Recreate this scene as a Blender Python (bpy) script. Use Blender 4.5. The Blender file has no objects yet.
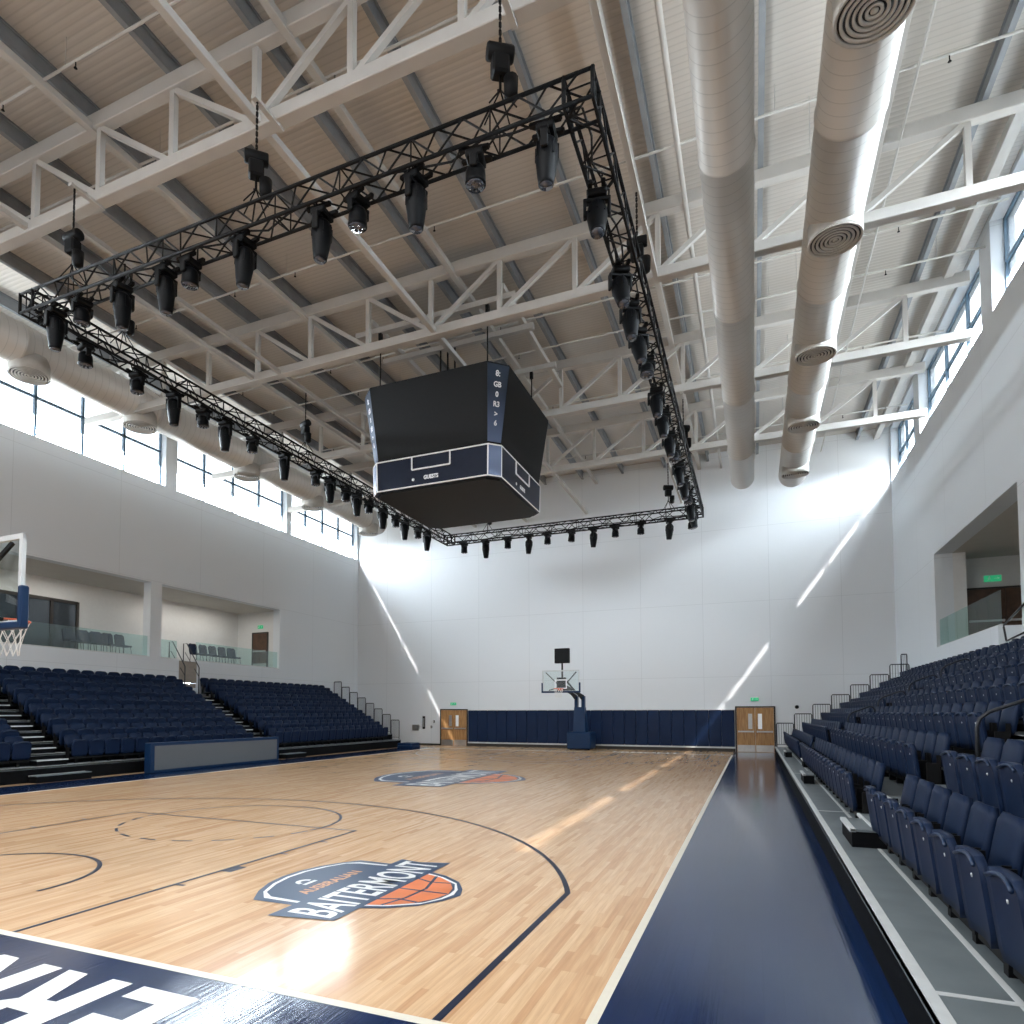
import bpy, math, random
from mathutils import Vector, Matrix
random.seed(7)
C = bpy.context.scene.collection
PI = math.pi

# ------------------------------------------------------------------ materials
def nodes_of(name):
    m = bpy.data.materials.new(name); m.use_nodes = True
    nt = m.node_tree; b = nt.nodes['Principled BSDF']
    return m, nt, b

def mat(name, col, rough=.5, metal=0, coat=0, emit=None, es=0, noise=0, nscale=8, bump=0, spec=None):
    m, nt, b = nodes_of(name)
    b.inputs['Base Color'].default_value = (*col, 1)
    b.inputs['Roughness'].default_value = rough
    b.inputs['Metallic'].default_value = metal
    b.inputs['Coat Weight'].default_value = coat
    if spec is not None: b.inputs['Specular IOR Level'].default_value = spec
    if emit:
        b.inputs['Emission Color'].default_value = (*emit, 1); b.inputs['Emission Strength'].default_value = es
    if noise or bump:
        tc = nt.nodes.new('ShaderNodeTexCoord'); n = nt.nodes.new('ShaderNodeTexNoise')
        n.inputs['Scale'].default_value = nscale; n.inputs['Detail'].default_value = 4
        nt.links.new(tc.outputs['Object'], n.inputs['Vector'])
        if noise:
            r = nt.nodes.new('ShaderNodeValToRGB')
            r.color_ramp.elements[0].position = .3; r.color_ramp.elements[1].position = .7
            r.color_ramp.elements[0].color = (*[max(0, c*(1-noise)) for c in col], 1)
            r.color_ramp.elements[1].color = (*[min(1, c*(1+noise)) for c in col], 1)
            nt.links.new(n.outputs['Fac'], r.inputs['Fac']); nt.links.new(r.outputs['Color'], b.inputs['Base Color'])
        if bump:
            bp = nt.nodes.new('ShaderNodeBump'); bp.inputs['Strength'].default_value = bump
            nt.links.new(n.outputs['Fac'], bp.inputs['Height']); nt.links.new(bp.outputs['Normal'], b.inputs['Normal'])
    return m

def N(nt, t, **kw):
    n = nt.nodes.new(t)
    for k, v in kw.items():
        if hasattr(n, k): setattr(n, k, v)
        else: n.inputs[k].default_value = v
    return n

def wood_floor():
    m, nt, b = nodes_of('maple_floor'); L = nt.links.new
    tc = N(nt, 'ShaderNodeTexCoord'); mp = N(nt, 'ShaderNodeMapping')
    mp.inputs['Rotation'].default_value = (0, 0, PI/2)
    L(tc.outputs['Object'], mp.inputs['Vector'])
    br = N(nt, 'ShaderNodeTexBrick', offset=.37, offset_frequency=3)
    br.inputs['Scale'].default_value = 1; br.inputs['Mortar Size'].default_value = .0008
    br.inputs['Brick Width'].default_value = 1.1; br.inputs['Row Height'].default_value = .062
    br.inputs['Mortar'].default_value = (.22, .12, .055, 1)
    br.inputs['Color1'].default_value = (0, 0, 0, 1); br.inputs['Color2'].default_value = (1, 1, 1, 1)
    L(mp.outputs['Vector'], br.inputs['Vector'])
    rp = N(nt, 'ShaderNodeValToRGB'); e = rp.color_ramp.elements
    e[0].position = 0; e[0].color = (.57, .345, .19, 1); e[1].position = 1; e[1].color = (.73, .505, .315, 1)
    x = e.new(.22); x.color = (.64, .41, .235, 1); x = e.new(.6); x.color = (.685, .46, .275, 1)
    L(br.outputs['Color'], rp.inputs['Fac'])
    mp2 = N(nt, 'ShaderNodeMapping'); mp2.inputs['Scale'].default_value = (30, 1.6, 1)
    L(tc.outputs['Object'], mp2.inputs['Vector'])
    n = N(nt, 'ShaderNodeTexNoise'); n.inputs['Scale'].default_value = 1.2; n.inputs['Detail'].default_value = 6
    L(mp2.outputs['Vector'], n.inputs['Vector'])
    r2 = N(nt, 'ShaderNodeValToRGB'); r2.color_ramp.elements[0].position = .3; r2.color_ramp.elements[1].position = .72
    r2.color_ramp.elements[0].color = (.84, .80, .76, 1); r2.color_ramp.elements[1].color = (1.06, 1.06, 1.06, 1)
    L(n.outputs['Fac'], r2.inputs['Fac'])
    mx = N(nt, 'ShaderNodeMix', data_type='RGBA', blend_type='MULTIPLY'); mx.inputs[0].default_value = 1
    L(rp.outputs['Color'], mx.inputs[6]); L(r2.outputs['Color'], mx.inputs[7])
    mort = N(nt, 'ShaderNodeMix', data_type='RGBA'); L(br.outputs['Fac'], mort.inputs[0])
    L(mx.outputs[2], mort.inputs[6]); mort.inputs[7].default_value = (.50, .33, .19, 1)
    L(mort.outputs[2], b.inputs['Base Color'])
    n3 = N(nt, 'ShaderNodeTexNoise'); n3.inputs['Scale'].default_value = .6
    L(tc.outputs['Object'], n3.inputs['Vector'])
    mr = N(nt, 'ShaderNodeMapRange'); mr.inputs['To Min'].default_value = .12; mr.inputs['To Max'].default_value = .19
    L(n3.outputs['Fac'], mr.inputs['Value']); L(mr.outputs['Result'], b.inputs['Roughness'])
    b.inputs['Specular IOR Level'].default_value = .17; b.inputs['Coat Weight'].default_value = 0; b.inputs['Coat Roughness'].default_value = .04
    return m

def painted_boards(name, col):
    m, nt, b = nodes_of(name); L = nt.links.new
    tc = N(nt, 'ShaderNodeTexCoord'); mp = N(nt, 'ShaderNodeMapping'); mp.inputs['Rotation'].default_value = (0, 0, PI/2)
    L(tc.outputs['Object'], mp.inputs['Vector'])
    br = N(nt, 'ShaderNodeTexBrick', offset=.4, offset_frequency=2)
    br.inputs['Scale'].default_value = 1; br.inputs['Mortar Size'].default_value = .003
    br.inputs['Brick Width'].default_value = 2.6; br.inputs['Row Height'].default_value = .125
    br.inputs['Color1'].default_value = (*[c*.92 for c in col], 1); br.inputs['Color2'].default_value = (*[c*1.12 for c in col], 1)
    br.inputs['Mortar'].default_value = (*[c*.45 for c in col], 1)
    L(mp.outputs['Vector'], br.inputs['Vector']); L(br.outputs['Color'], b.inputs['Base Color'])
    mp2 = N(nt, 'ShaderNodeMapping'); mp2.inputs['Scale'].default_value = (40, 1.2, 1); L(tc.outputs['Object'], mp2.inputs['Vector'])
    n = N(nt, 'ShaderNodeTexNoise'); n.inputs['Scale'].default_value = 1; L(mp2.outputs['Vector'], n.inputs['Vector'])
    mr = N(nt, 'ShaderNodeMapRange'); mr.inputs['To Min'].default_value = .08; mr.inputs['To Max'].default_value = .18
    L(n.outputs['Fac'], mr.inputs['Value']); L(mr.outputs['Result'], b.inputs['Roughness'])
    bp = N(nt, 'ShaderNodeBump'); bp.inputs['Strength'].default_value = .10; bp.inputs['Distance'].default_value = .01
    L(n.outputs['Fac'], bp.inputs['Height']); L(bp.outputs['Normal'], b.inputs['Normal'])
    b.inputs['Coat Weight'].default_value = .06; b.inputs['Coat Roughness'].default_value = .06; b.inputs['Specular IOR Level'].default_value = .28
    return m

def wall_paint(name, axis, col):
    # white board wall with faint panel joints; axis = horizontal world axis running along the wall
    m, nt, b = nodes_of(name); L = nt.links.new
    tc = N(nt, 'ShaderNodeTexCoord'); sp = N(nt, 'ShaderNodeSeparateXYZ'); L(tc.outputs['Object'], sp.inputs['Vector'])
    cb = N(nt, 'ShaderNodeCombineXYZ')
    add = N(nt, 'ShaderNodeMath', operation='ADD'); add.inputs[1].default_value = 27.0 + (.35 if axis == 'X' else -.1)
    L(sp.outputs[axis], add.inputs[0]); L(add.outputs[0], cb.inputs['X']); L(sp.outputs['Z'], cb.inputs['Y'])
    br = N(nt, 'ShaderNodeTexBrick', offset=0)
    br.inputs['Scale'].default_value = 1; br.inputs['Mortar Size'].default_value = .009; br.inputs['Mortar Smooth'].default_value = .3
    br.inputs['Brick Width'].default_value = 3.05 if axis == 'X' else 4.1; br.inputs['Row Height'].default_value = 3.68
    br.inputs['Color1'].default_value = (*col, 1); br.inputs['Color2'].default_value = (*[c*.985 for c in col], 1)
    br.inputs['Mortar'].default_value = (*[c*.80 for c in col], 1)
    L(cb.outputs[0], br.inputs['Vector']); L(br.outputs['Color'], b.inputs['Base Color'])
    b.inputs['Roughness'].default_value = .55; b.inputs['Specular IOR Level'].default_value = .35
    n = N(nt, 'ShaderNodeTexNoise'); n.inputs['Scale'].default_value = 90; L(tc.outputs['Object'], n.inputs['Vector'])
    bp = N(nt, 'ShaderNodeBump'); bp.inputs['Strength'].default_value = .03; L(n.outputs['Fac'], bp.inputs['Height']); L(bp.outputs['Normal'], b.inputs['Normal'])
    return m

def deck_roof():
    m, nt, b = nodes_of('corrugated_roof'); L = nt.links.new
    tc = N(nt, 'ShaderNodeTexCoord')
    w = N(nt, 'ShaderNodeTexWave', bands_direction='Y', wave_profile='SIN'); w.inputs['Scale'].default_value = 2.2
    w.inputs['Distortion'].default_value = 0
    L(tc.outputs['Object'], w.inputs['Vector'])
    r = N(nt, 'ShaderNodeValToRGB'); e = r.color_ramp.elements
    e[0].position = 0; e[0].color = (.52, .485, .44, 1); e[1].position = .2; e[1].color = (.60, .56, .51, 1)
    L(w.outputs['Fac'], r.inputs['Fac'])
    n = N(nt, 'ShaderNodeTexNoise'); n.inputs['Scale'].default_value = .35; n.inputs['Detail'].default_value = 5
    L(tc.outputs['Object'], n.inputs['Vector'])
    r2 = N(nt, 'ShaderNodeValToRGB'); r2.color_ramp.elements[0].color = (.86, .85, .84, 1); r2.color_ramp.elements[1].color = (1.05, 1.05, 1.05, 1)
    L(n.outputs['Fac'], r2.inputs['Fac'])
    mx = N(nt, 'ShaderNodeMix', data_type='RGBA', blend_type='MULTIPLY'); mx.inputs[0].default_value = 1
    L(r.outputs['Color'], mx.inputs[6]); L(r2.outputs['Color'], mx.inputs[7]); L(mx.outputs[2], b.inputs['Base Color'])
    bp = N(nt, 'ShaderNodeBump'); bp.inputs['Strength'].default_value = .15; bp.inputs['Distance'].default_value = .03
    L(w.outputs['Fac'], bp.inputs['Height']); L(bp.outputs['Normal'], b.inputs['Normal'])
    b.inputs['Roughness'].default_value = .38; b.inputs['Metallic'].default_value = .15
    return m

def duct_mat():
    m, nt, b = nodes_of('spiral_duct'); L = nt.links.new
    tc = N(nt, 'ShaderNodeTexCoord'); sp = N(nt, 'ShaderNodeSeparateXYZ'); L(tc.outputs['Object'], sp.inputs['Vector'])
    at = N(nt, 'ShaderNodeMath', operation='ARCTAN2'); L(sp.outputs['Z'], at.inputs[0]); L(sp.outputs['X'], at.inputs[1])
    k = N(nt, 'ShaderNodeMath', operation='DIVIDE'); k.inputs[1].default_value = 2*PI; L(at.outputs[0], k.inputs[0])
    ys = N(nt, 'ShaderNodeMath', operation='MULTIPLY'); ys.inputs[1].default_value = 4.0; L(sp.outputs['Y'], ys.inputs[0])
    s = N(nt, 'ShaderNodeMath', operation='ADD'); L(ys.outputs[0], s.inputs[0]); L(k.outputs[0], s.inputs[1])
    f = N(nt, 'ShaderNodeMath', operation='FRACT'); L(s.outputs[0], f.inputs[0])
    r = N(nt, 'ShaderNodeValToRGB'); e = r.color_ramp.elements
    e[0].position = 0; e[0].color = (.40, .385, .355, 1); e[1].position = .10; e[1].color = (.58, .555, .515, 1)
    L(f.outputs[0], r.inputs['Fac']); L(r.outputs['Color'], b.inputs['Base Color'])
    bp = N(nt, 'ShaderNodeBump'); bp.inputs['Strength'].default_value = .3; bp.inputs['Distance'].default_value = .01
    L(r.outputs['Color'], bp.inputs['Height']); L(bp.outputs['Normal'], b.inputs['Normal'])
    b.inputs['Roughness'].default_value = .42; b.inputs['Metallic'].default_value = .12
    return m

def pane_mat(name, tint, refl=.08, film=None):
    # thin architectural glass: mostly clear, faint mirror; optional film, added to shape the sun streak, above a clear bottom strip
    m = bpy.data.materials.new(name); m.use_nodes = True; nt = m.node_tree; L = nt.links.new
    nt.nodes.clear(); o = N(nt, 'ShaderNodeOutputMaterial')
    t = N(nt, 'ShaderNodeBsdfTransparent'); t.inputs[0].default_value = (*tint, 1)
    g = N(nt, 'ShaderNodeBsdfGlossy'); g.inputs['Roughness'].default_value = .03
    mx = N(nt, 'ShaderNodeMixShader'); mx.inputs[0].default_value = refl
    L(t.outputs[0], mx.inputs[1]); L(g.outputs[0], mx.inputs[2]); L(mx.outputs[0], o.inputs[0])
    if film:
        tc = N(nt, 'ShaderNodeTexCoord'); sp = N(nt, 'ShaderNodeSeparateXYZ'); L(tc.outputs['Object'], sp.inputs[0])
        mr = N(nt, 'ShaderNodeMapRange'); mr.inputs['From Min'].default_value = film[0]; mr.inputs['From Max'].default_value = film[1]
        L(sp.outputs['Z'], mr.inputs['Value'])
        c = N(nt, 'ShaderNodeMix', data_type='RGBA'); c.inputs[6].default_value = (.95, .95, .95, 1); c.inputs[7].default_value = (film[2],)*3 + (1,)
        L(mr.outputs['Result'], c.inputs[0]); L(c.outputs[2], t.inputs[0])
    return m

def corner_reflection():  # reflection painted into the colour: pale blue below, dark navy above
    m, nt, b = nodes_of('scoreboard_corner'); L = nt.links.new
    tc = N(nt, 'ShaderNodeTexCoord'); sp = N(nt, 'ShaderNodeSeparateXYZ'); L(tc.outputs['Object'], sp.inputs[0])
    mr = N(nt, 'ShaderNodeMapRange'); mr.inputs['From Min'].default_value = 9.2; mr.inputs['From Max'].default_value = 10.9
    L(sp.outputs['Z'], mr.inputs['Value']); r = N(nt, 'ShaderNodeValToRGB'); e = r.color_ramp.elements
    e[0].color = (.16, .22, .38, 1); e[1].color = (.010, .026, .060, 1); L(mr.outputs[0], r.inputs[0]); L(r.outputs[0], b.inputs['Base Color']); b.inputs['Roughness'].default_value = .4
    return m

def oak():
    m, nt, b = nodes_of('oak_veneer'); L = nt.links.new
    tc = N(nt, 'ShaderNodeTexCoord'); mp = N(nt, 'ShaderNodeMapping'); mp.inputs['Scale'].default_value = (14, 14, 1.1)
    L(tc.outputs['Object'], mp.inputs['Vector'])
    n = N(nt, 'ShaderNodeTexNoise'); n.inputs['Scale'].default_value = 2; n.inputs['Detail'].default_value = 6; L(mp.outputs['Vector'], n.inputs['Vector'])
    r = N(nt, 'ShaderNodeValToRGB'); r.color_ramp.elements[0].color = (.30, .145, .05, 1); r.color_ramp.elements[1].color = (.52, .29, .12, 1)
    r.color_ramp.elements[0].position = .3; r.color_ramp.elements[1].position = .7
    L(n.outputs['Fac'], r.inputs['Fac']); L(r.outputs['Color'], b.inputs['Base Color']); b.inputs['Roughness'].default_value = .38
    return m

WHITE_X = wall_paint('white_wall_x', 'X', (.78, .80, .82)); WHITE_Y = wall_paint('white_wall_y', 'Y', (.735, .775, .81))
M = dict(
    wood=wood_floor(), navyboard=painted_boards('navy_floor_paint', (.006, .020, .070)),
    line=mat('navy_line', (.010, .015, .035), .3, spec=.15, noise=.05), cream=mat('cream_line', (.74, .69, .58), .28, spec=.2, noise=.03),
    roof=deck_roof(), duct=duct_mat(), grille=mat('grille_white', (.52, .50, .46), .5, noise=.05),
    grilledark=mat('grille_gap', (.02, .02, .02), .8, noise=.2),
    steel=mat('white_steel', (.50, .48, .45), .5, noise=.05, nscale=2), purlin=mat('galvanised_purlin', (.25, .265, .28), .5, .2, noise=.12, nscale=3),
    plaster=mat('white_plaster', (.72, .72, .71), .6, noise=.02), soffit=mat('soffit', (.56, .54, .50), .6, noise=.03, nscale=2),
    plastic=mat('navy_seat_plastic', (.0035, .0125, .040), .55, noise=.08, nscale=5, spec=.18), plasticedge=mat('navy_seat_lip', (.010, .026, .066), .42, noise=.05, spec=.35),
    black=mat('black_steel', (.0035, .0035, .004), .55, noise=.2, nscale=10, spec=.2), blackgloss=mat('black_gloss', (.0025, .003, .004), .45, spec=.16, noise=.1),
    deck=mat('grey_deck', (.15, .175, .185), .45, noise=.14, nscale=2.5), alu=mat('aluminium_nosing', (.62, .64, .64), .45, .1, noise=.06),
    riser=mat('black_riser', (.0035, .004, .005), .75, noise=.2, spec=.1), rail=mat('dark_rail', (.018, .020, .026), .4, .2, noise=.1),
    frame=mat('window_frame', (.10, .17, .24), .4, noise=.05), pad=mat('navy_vinyl', (.003, .016, .056), .5, noise=.08, nscale=3, spec=.25),
    padblue=mat('blue_vinyl', (.003, .024, .075), .45, noise=.06, nscale=3, spec=.3),
    oak=oak(), oakdark=mat('dark_door_veneer', (.085, .042, .022), .4, noise=.3, nscale=4), metal=mat('brushed_metal', (.55, .54, .52), .3, .8, noise=.06), dark=mat('dark_frame', (.03, .025, .022), .5, noise=.1),
    led=mat('black_led_screen', (.008, .0085, .009), .55, spec=.2, noise=.15, nscale=20), sbnavy=mat('scoreboard_navy', (.004, .009, .028), .4, spec=.25, noise=.1),
    sbblue=corner_reflection(), whitepaint=mat('white_print', (.85, .86, .88), .4, emit=(.85, .88, .9), es=.12, noise=.01),
    matte=mat('grey_led_board', (.115, .125, .135), .5, noise=.05, nscale=30), logonavy=mat('logo_navy', (.028, .055, .11), .3, noise=.03, spec=.15),
    logowhite=mat('logo_white', (.78, .78, .77), .3, noise=.02, spec=.15), ball=mat('logo_orange', (.70, .20, .07), .3, spec=.15, noise=.12, nscale=2),
    gold=mat('logo_tan', (.62, .30, .15), .3, noise=.05, spec=.15), rim=mat('orange_rim', (.72, .10, .03), .4, noise=.05),
    net=mat('white_net', (.78, .77, .74), .8, noise=.05), green=mat('exit_green', (.03, .36, .17), .4, emit=(.05, .7, .3), es=.35, noise=.03),
    lens=mat('lamp_lens', (.04, .045, .06), .08, coat=1, noise=.1), beige=mat('stair_beige', (.30, .26, .22), .6, noise=.08),
    glass=pane_mat('board_glass', (.93, .97, .97), .07), baluglass=pane_mat('green_glass', (.80, .92, .90), .12),
    glaze=mat('dark_glazing', (.03, .04, .05), .08, noise=.1, coat=.5),
    paneL=pane_mat('window_glass_a', (.95, .95, .95), .04, (12.33, 12.43, .22)), paneR=pane_mat('window_glass_b', (.95, .95, .95), .04, (13.17, 13.27, .22)),
)

# ------------------------------------------------------------------ mesh builder
class MB:
    def __init__(s): s.v = []; s.f = []; s.sm = []
    def add(s, vs, fs, smooth=False, mt=None):
        o = len(s.v)
        s.v += [tuple(mt @ Vector(p)) if mt else tuple(p) for p in vs]
        s.f += [tuple(i+o for i in f) for f in fs]; s.sm += [smooth]*len(fs); return s
    def box(s, x0, x1, y0, y1, z0, z1, mt=None, ch=0):
        if ch <= 0:
            vs = [(x, y, z) for z in (z0, z1) for y in (y0, y1) for x in (x0, x1)]
            return s.add(vs, [(0, 2, 3, 1), (4, 5, 7, 6), (0, 1, 5, 4), (2, 6, 7, 3), (0, 4, 6, 2), (1, 3, 7, 5)], mt=mt)
        c = ch; vs = []; idx = {}
        for X, sx in ((x0, 1), (x1, -1)):
            for Y, sy in ((y0, 1), (y1, -1)):
                for Z, sz in ((z0, 1), (z1, -1)):
                    for a, p in enumerate(((X, Y+sy*c, Z+sz*c), (X+sx*c, Y, Z+sz*c), (X+sx*c, Y+sy*c, Z))):
                        idx[(sx, sy, sz, a)] = len(vs); vs.append(p)
        F = []
        for sx in (1, -1): F.append([idx[(sx, 1, 1, 0)], idx[(sx, 1, -1, 0)], idx[(sx, -1, -1, 0)], idx[(sx, -1, 1, 0)]][::1 if sx == 1 else -1])
        for sy in (1, -1): F.append([idx[(1, sy, 1, 1)], idx[(-1, sy, 1, 1)], idx[(-1, sy, -1, 1)], idx[(1, sy, -1, 1)]][::1 if sy == 1 else -1])
        for sz in (1, -1): F.append([idx[(1, 1, sz, 2)], idx[(1, -1, sz, 2)], idx[(-1, -1, sz, 2)], idx[(-1, 1, sz, 2)]][::1 if sz == 1 else -1])
        for sx in (1, -1):
            for sy in (1, -1): F.append([idx[(sx, sy, 1, 0)], idx[(sx, sy, 1, 1)], idx[(sx, sy, -1, 1)], idx[(sx, sy, -1, 0)]])
        for sx in (1, -1):
            for sz in (1, -1): F.append([idx[(sx, 1, sz, 0)], idx[(sx, 1, sz, 2)], idx[(sx, -1, sz, 2)], idx[(sx, -1, sz, 0)]])
        for sy in (1, -1):
            for sz in (1, -1): F.append([idx[(1, sy, sz, 1)], idx[(1, sy, sz, 2)], idx[(-1, sy, sz, 2)], idx[(-1, sy, sz, 1)]])
        for sx in (1, -1):
            for sy in (1, -1):
                for sz in (1, -1): F.append([idx[(sx, sy, sz, a)] for a in range(3)])
        return s.add(vs, F, mt=mt)
    def tube(s, pts, r, n=8, closed=False, caps=True):
        pts = [Vector(p) for p in pts]; m = len(pts); vs = []; ref = None
        for i, p in enumerate(pts):
            if closed: d = pts[(i+1) % m]-pts[i-1]
            else: d = pts[min(i+1, m-1)]-pts[max(i-1, 0)]
            d.normalize()
            if ref is None: ref = Vector((0, 0, 1)) if abs(d.z) < .9 else Vector((1, 0, 0))
            a = (ref-d*ref.dot(d)).normalized(); ref = a; b = d.cross(a)
            rr = r[i] if isinstance(r, (list, tuple)) else r
            vs += [tuple(p+(a*math.cos(2*PI*k/n)+b*math.sin(2*PI*k/n))*rr) for k in range(n)]
        fs = []
        for i in range(m if closed else m-1):
            j = (i+1) % m
            fs += [(i*n+k, i*n+(k+1) % n, j*n+(k+1) % n, j*n+k) for k in range(n)]
        if caps and not closed: fs += [tuple(range(n))[::-1], tuple(range((m-1)*n, m*n))]
        return s.add(vs, fs, n > 5)
    def beam(s, a, b, w, h=None):
        # rectangular bar from a to b
        a = Vector(a); b = Vector(b); h = h or w; d = (b-a).normalized()
        up = Vector((0, 0, 1)) if abs(d.z) < .95 else Vector((0, 1, 0))
        x = d.cross(up).normalized(); z = x.cross(d)
        vs = [tuple(p+x*sx*w/2+z*sz*h/2) for p in (a, b) for sx, sz in ((-1, -1), (1, -1), (1, 1), (-1, 1))]
        return s.add(vs, [(3, 2, 1, 0), (4, 5, 6, 7), (0, 1, 5, 4), (1, 2, 6, 5), (2, 3, 7, 6), (3, 0, 4, 7)])
    def lathe(s, prof, n=24, mt=None, smooth=True):
        vs = []; fs = []
        for r, z in prof: vs += [(r*math.cos(2*PI*k/n), r*math.sin(2*PI*k/n), z) for k in range(n)]
        for i in range(len(prof)-1): fs += [(i*n+k, i*n+(k+1) % n, (i+1)*n+(k+1) % n, (i+1)*n+k) for k in range(n)]
        fs += [tuple(range(n))[::-1], tuple(range((len(prof)-1)*n, len(prof)*n))]
        return s.add(vs, fs, smooth, mt)
    def prism(s, poly, z0, z1, mt=None):
        n = len(poly); vs = [(x, y, z0) for x, y in poly]+[(x, y, z1) for x, y in poly]
        fs = [tuple(range(n))[::-1], tuple(range(n, 2*n))]+[(i, (i+1) % n, (i+1) % n+n, i+n) for i in range(n)]
        return s.add(vs, fs, mt=mt)
    def strip(s, pts, w, z, closed=False):
        # flat painted line with mitred joins
        n = len(pts); L = []; R = []
        for i in range(n):
            p = Vector((*pts[i], 0)); a = Vector((*pts[i-1], 0)) if (i or closed) else None; b = Vector((*pts[(i+1) % n], 0)) if (i < n-1 or closed) else None
            d1 = (p-a).normalized() if a else (b-p).normalized(); d2 = (b-p).normalized() if b else d1
            n1 = Vector((-d1.y, d1.x, 0)); n2 = Vector((-d2.y, d2.x, 0)); mm = (n1+n2).normalized(); k = w/2/max(.3, mm.dot(n1))
            L.append(p+mm*k); R.append(p-mm*k)
        vs = [(q.x, q.y, z) for q in L]+[(q.x, q.y, z) for q in R]
        fs = [(n+i, n+(i+1) % n, (i+1) % n, i) for i in range(n if closed else n-1)]
        return s.add(vs, fs)
    def build(s, name, m, parent=None):
        me = bpy.data.meshes.new(name); me.from_pydata(s.v, [], s.f)
        me.polygons.foreach_set('use_smooth', s.sm); me.materials.append(m); me.update()
        o = bpy.data.objects.new(name, me); C.objects.link(o)
        if parent is not None: o.parent = parent
        return o

def tag(o, label, cat, group=None, kind=None):
    if label: o['label'] = label
    if cat: o['category'] = cat
    if group: o['group'] = group
    if kind: o['kind'] = kind
    return o
def thing(name, label, cat, loc=(0, 0, 0), rz=0, group=None):
    o = bpy.data.objects.new(name, None); C.objects.link(o); o.location = loc; o.rotation_euler = (0, 0, rz)
    o.empty_display_size = .1
    return tag(o, label, cat, group)
def struct(o): o['kind'] = 'structure'; return o
def dup(root, loc, rz=None, label=None, group=None, keep=None):
    r = root.copy(); C.objects.link(r); r.location = loc
    if rz is not None: r.rotation_euler = (0, 0, rz)
    if label: r['label'] = label
    if group: r['group'] = group
    for ch in kids[root.name]:
        c = ch.copy(); C.objects.link(c); c.parent = r
        for g in kids.get(ch.name, []):
            if keep and g.name.split('.')[0] in keep: continue
            d = g.copy(); C.objects.link(d); d.parent = c
    return r
kids = {}
def remember(root):
    kids[root.name] = list(root.children)
    for c in root.children: kids[c.name] = list(c.children)

def text_mesh(name, s, size, m, parent, mt, offset=0, shear=0, ext=.002, xs=1, align='LEFT'):
    cu = bpy.data.curves.new(name, 'FONT'); cu.body = s; cu.size = size; cu.offset = offset; cu.shear = shear
    cu.extrude = ext; cu.align_x = align; cu.resolution_u = 3
    t = bpy.data.objects.new(name, cu); C.objects.link(t)
    bpy.context.view_layer.update()
    me = bpy.data.meshes.new_from_object(t.evaluated_get(bpy.context.evaluated_depsgraph_get()))
    bpy.data.objects.remove(t); bpy.data.curves.remove(cu)
    me.transform(mt @ Matrix.Diagonal((xs, 1, 1, 1))); me.materials.clear(); me.materials.append(m)
    o = bpy.data.objects.new(name, me); C.objects.link(o); o.parent = parent
    return o
ORD = 'zeroth first second third fourth fifth sixth seventh eighth ninth tenth eleventh twelfth thirteenth fourteenth fifteenth sixteenth seventeenth eighteenth nineteenth twentieth'.split()
def ordn(k):
    if k < len(ORD): return ORD[k]
    t = {2: 'twenty', 3: 'thirty', 4: 'forty'}[k//10]
    return (t[:-1]+'ieth') if k % 10 == 0 else t+'-'+ORD[k % 10]

# ------------------------------------------------------------------ dimensions
XL, XR, YN, YF, ZC = -14.2, 14.4, -9.0, 31.0, 15.0
WT = .42
L_SILL, L_HEAD, R_SILL, R_HEAD = 11.5, 13.95, 12.42, 14.85
L_WIN = [(-5.6, 1.5), (1.9, 8.75), (9.1, 16.2), (16.8, 24.05), (24.45, 30.8)]
R_WIN = [(-5.2, 1.6), (2.4, 9.3), (10.1, 17.1), (18.0, 25.35), (26.2, 30.85)]
LB = [(3.2, 15.6), (16.15, 23.6)]; LBZ = (4.2, 7.3)
RB = [(6.0, 14.9), (15.9, 23.9)]; RBZ = (4.2, 7.5)

# ------------------------------------------------------------------ shell
floor = struct(MB().box(XL-.4, XR+.4, YN, YF, -.2, 0).build('floor', M['wood']))
struct(MB().box(XL-.5, XR+.6, YN-.3, YF+.3, ZC, ZC+.25).build('ceiling', M['roof']))
struct(MB().box(XL-.5, XR+.5, YF, YF+.3, 0, ZC).build('wall_far', WHITE_X))
struct(MB().box(XL-.5, XR+.5, YN-.3, YN, 0, ZC).build('wall_near', WHITE_X))
def side_wall(name, x0, x1, wins, sill, head, bays, bz, m, slot):
    w = MB()
    # below the balcony, notched where the stair comes through
    w.box(x0, x1, YN, slot[0], 0, bz[0]); w.box(x0, x1, slot[0], slot[1], 0, slot[2]); w.box(x0, x1, slot[1], YF, 0, bz[0])
    e = [YN]+[v for b in bays for v in b]+[YF]
    for a, b in zip(e[::2], e[1::2]): w.box(x0, x1, a, b, bz[0], bz[1])
    w.box(x0, x1, YN, YF, bz[1], sill)
    e = [YN]+[v for b in wins for v in b]+[YF]
    for a, b in zip(e[::2], e[1::2]): w.box(x0, x1, a, b, sill, head)
    w.box(x0, x1, YN, YF, head, ZC)
    return struct(w.build(name, m))
side_wall('wall_left', XL-WT, XL, L_WIN, L_SILL, L_HEAD, LB, LBZ, WHITE_Y, (17.1, 18.1, 3.0))
side_wall('wall_right', XR, XR+WT+.12, R_WIN, R_SILL, R_HEAD, RB, RBZ, WHITE_Y, (15.92, 17.6, 3.3))
k = 0
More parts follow.
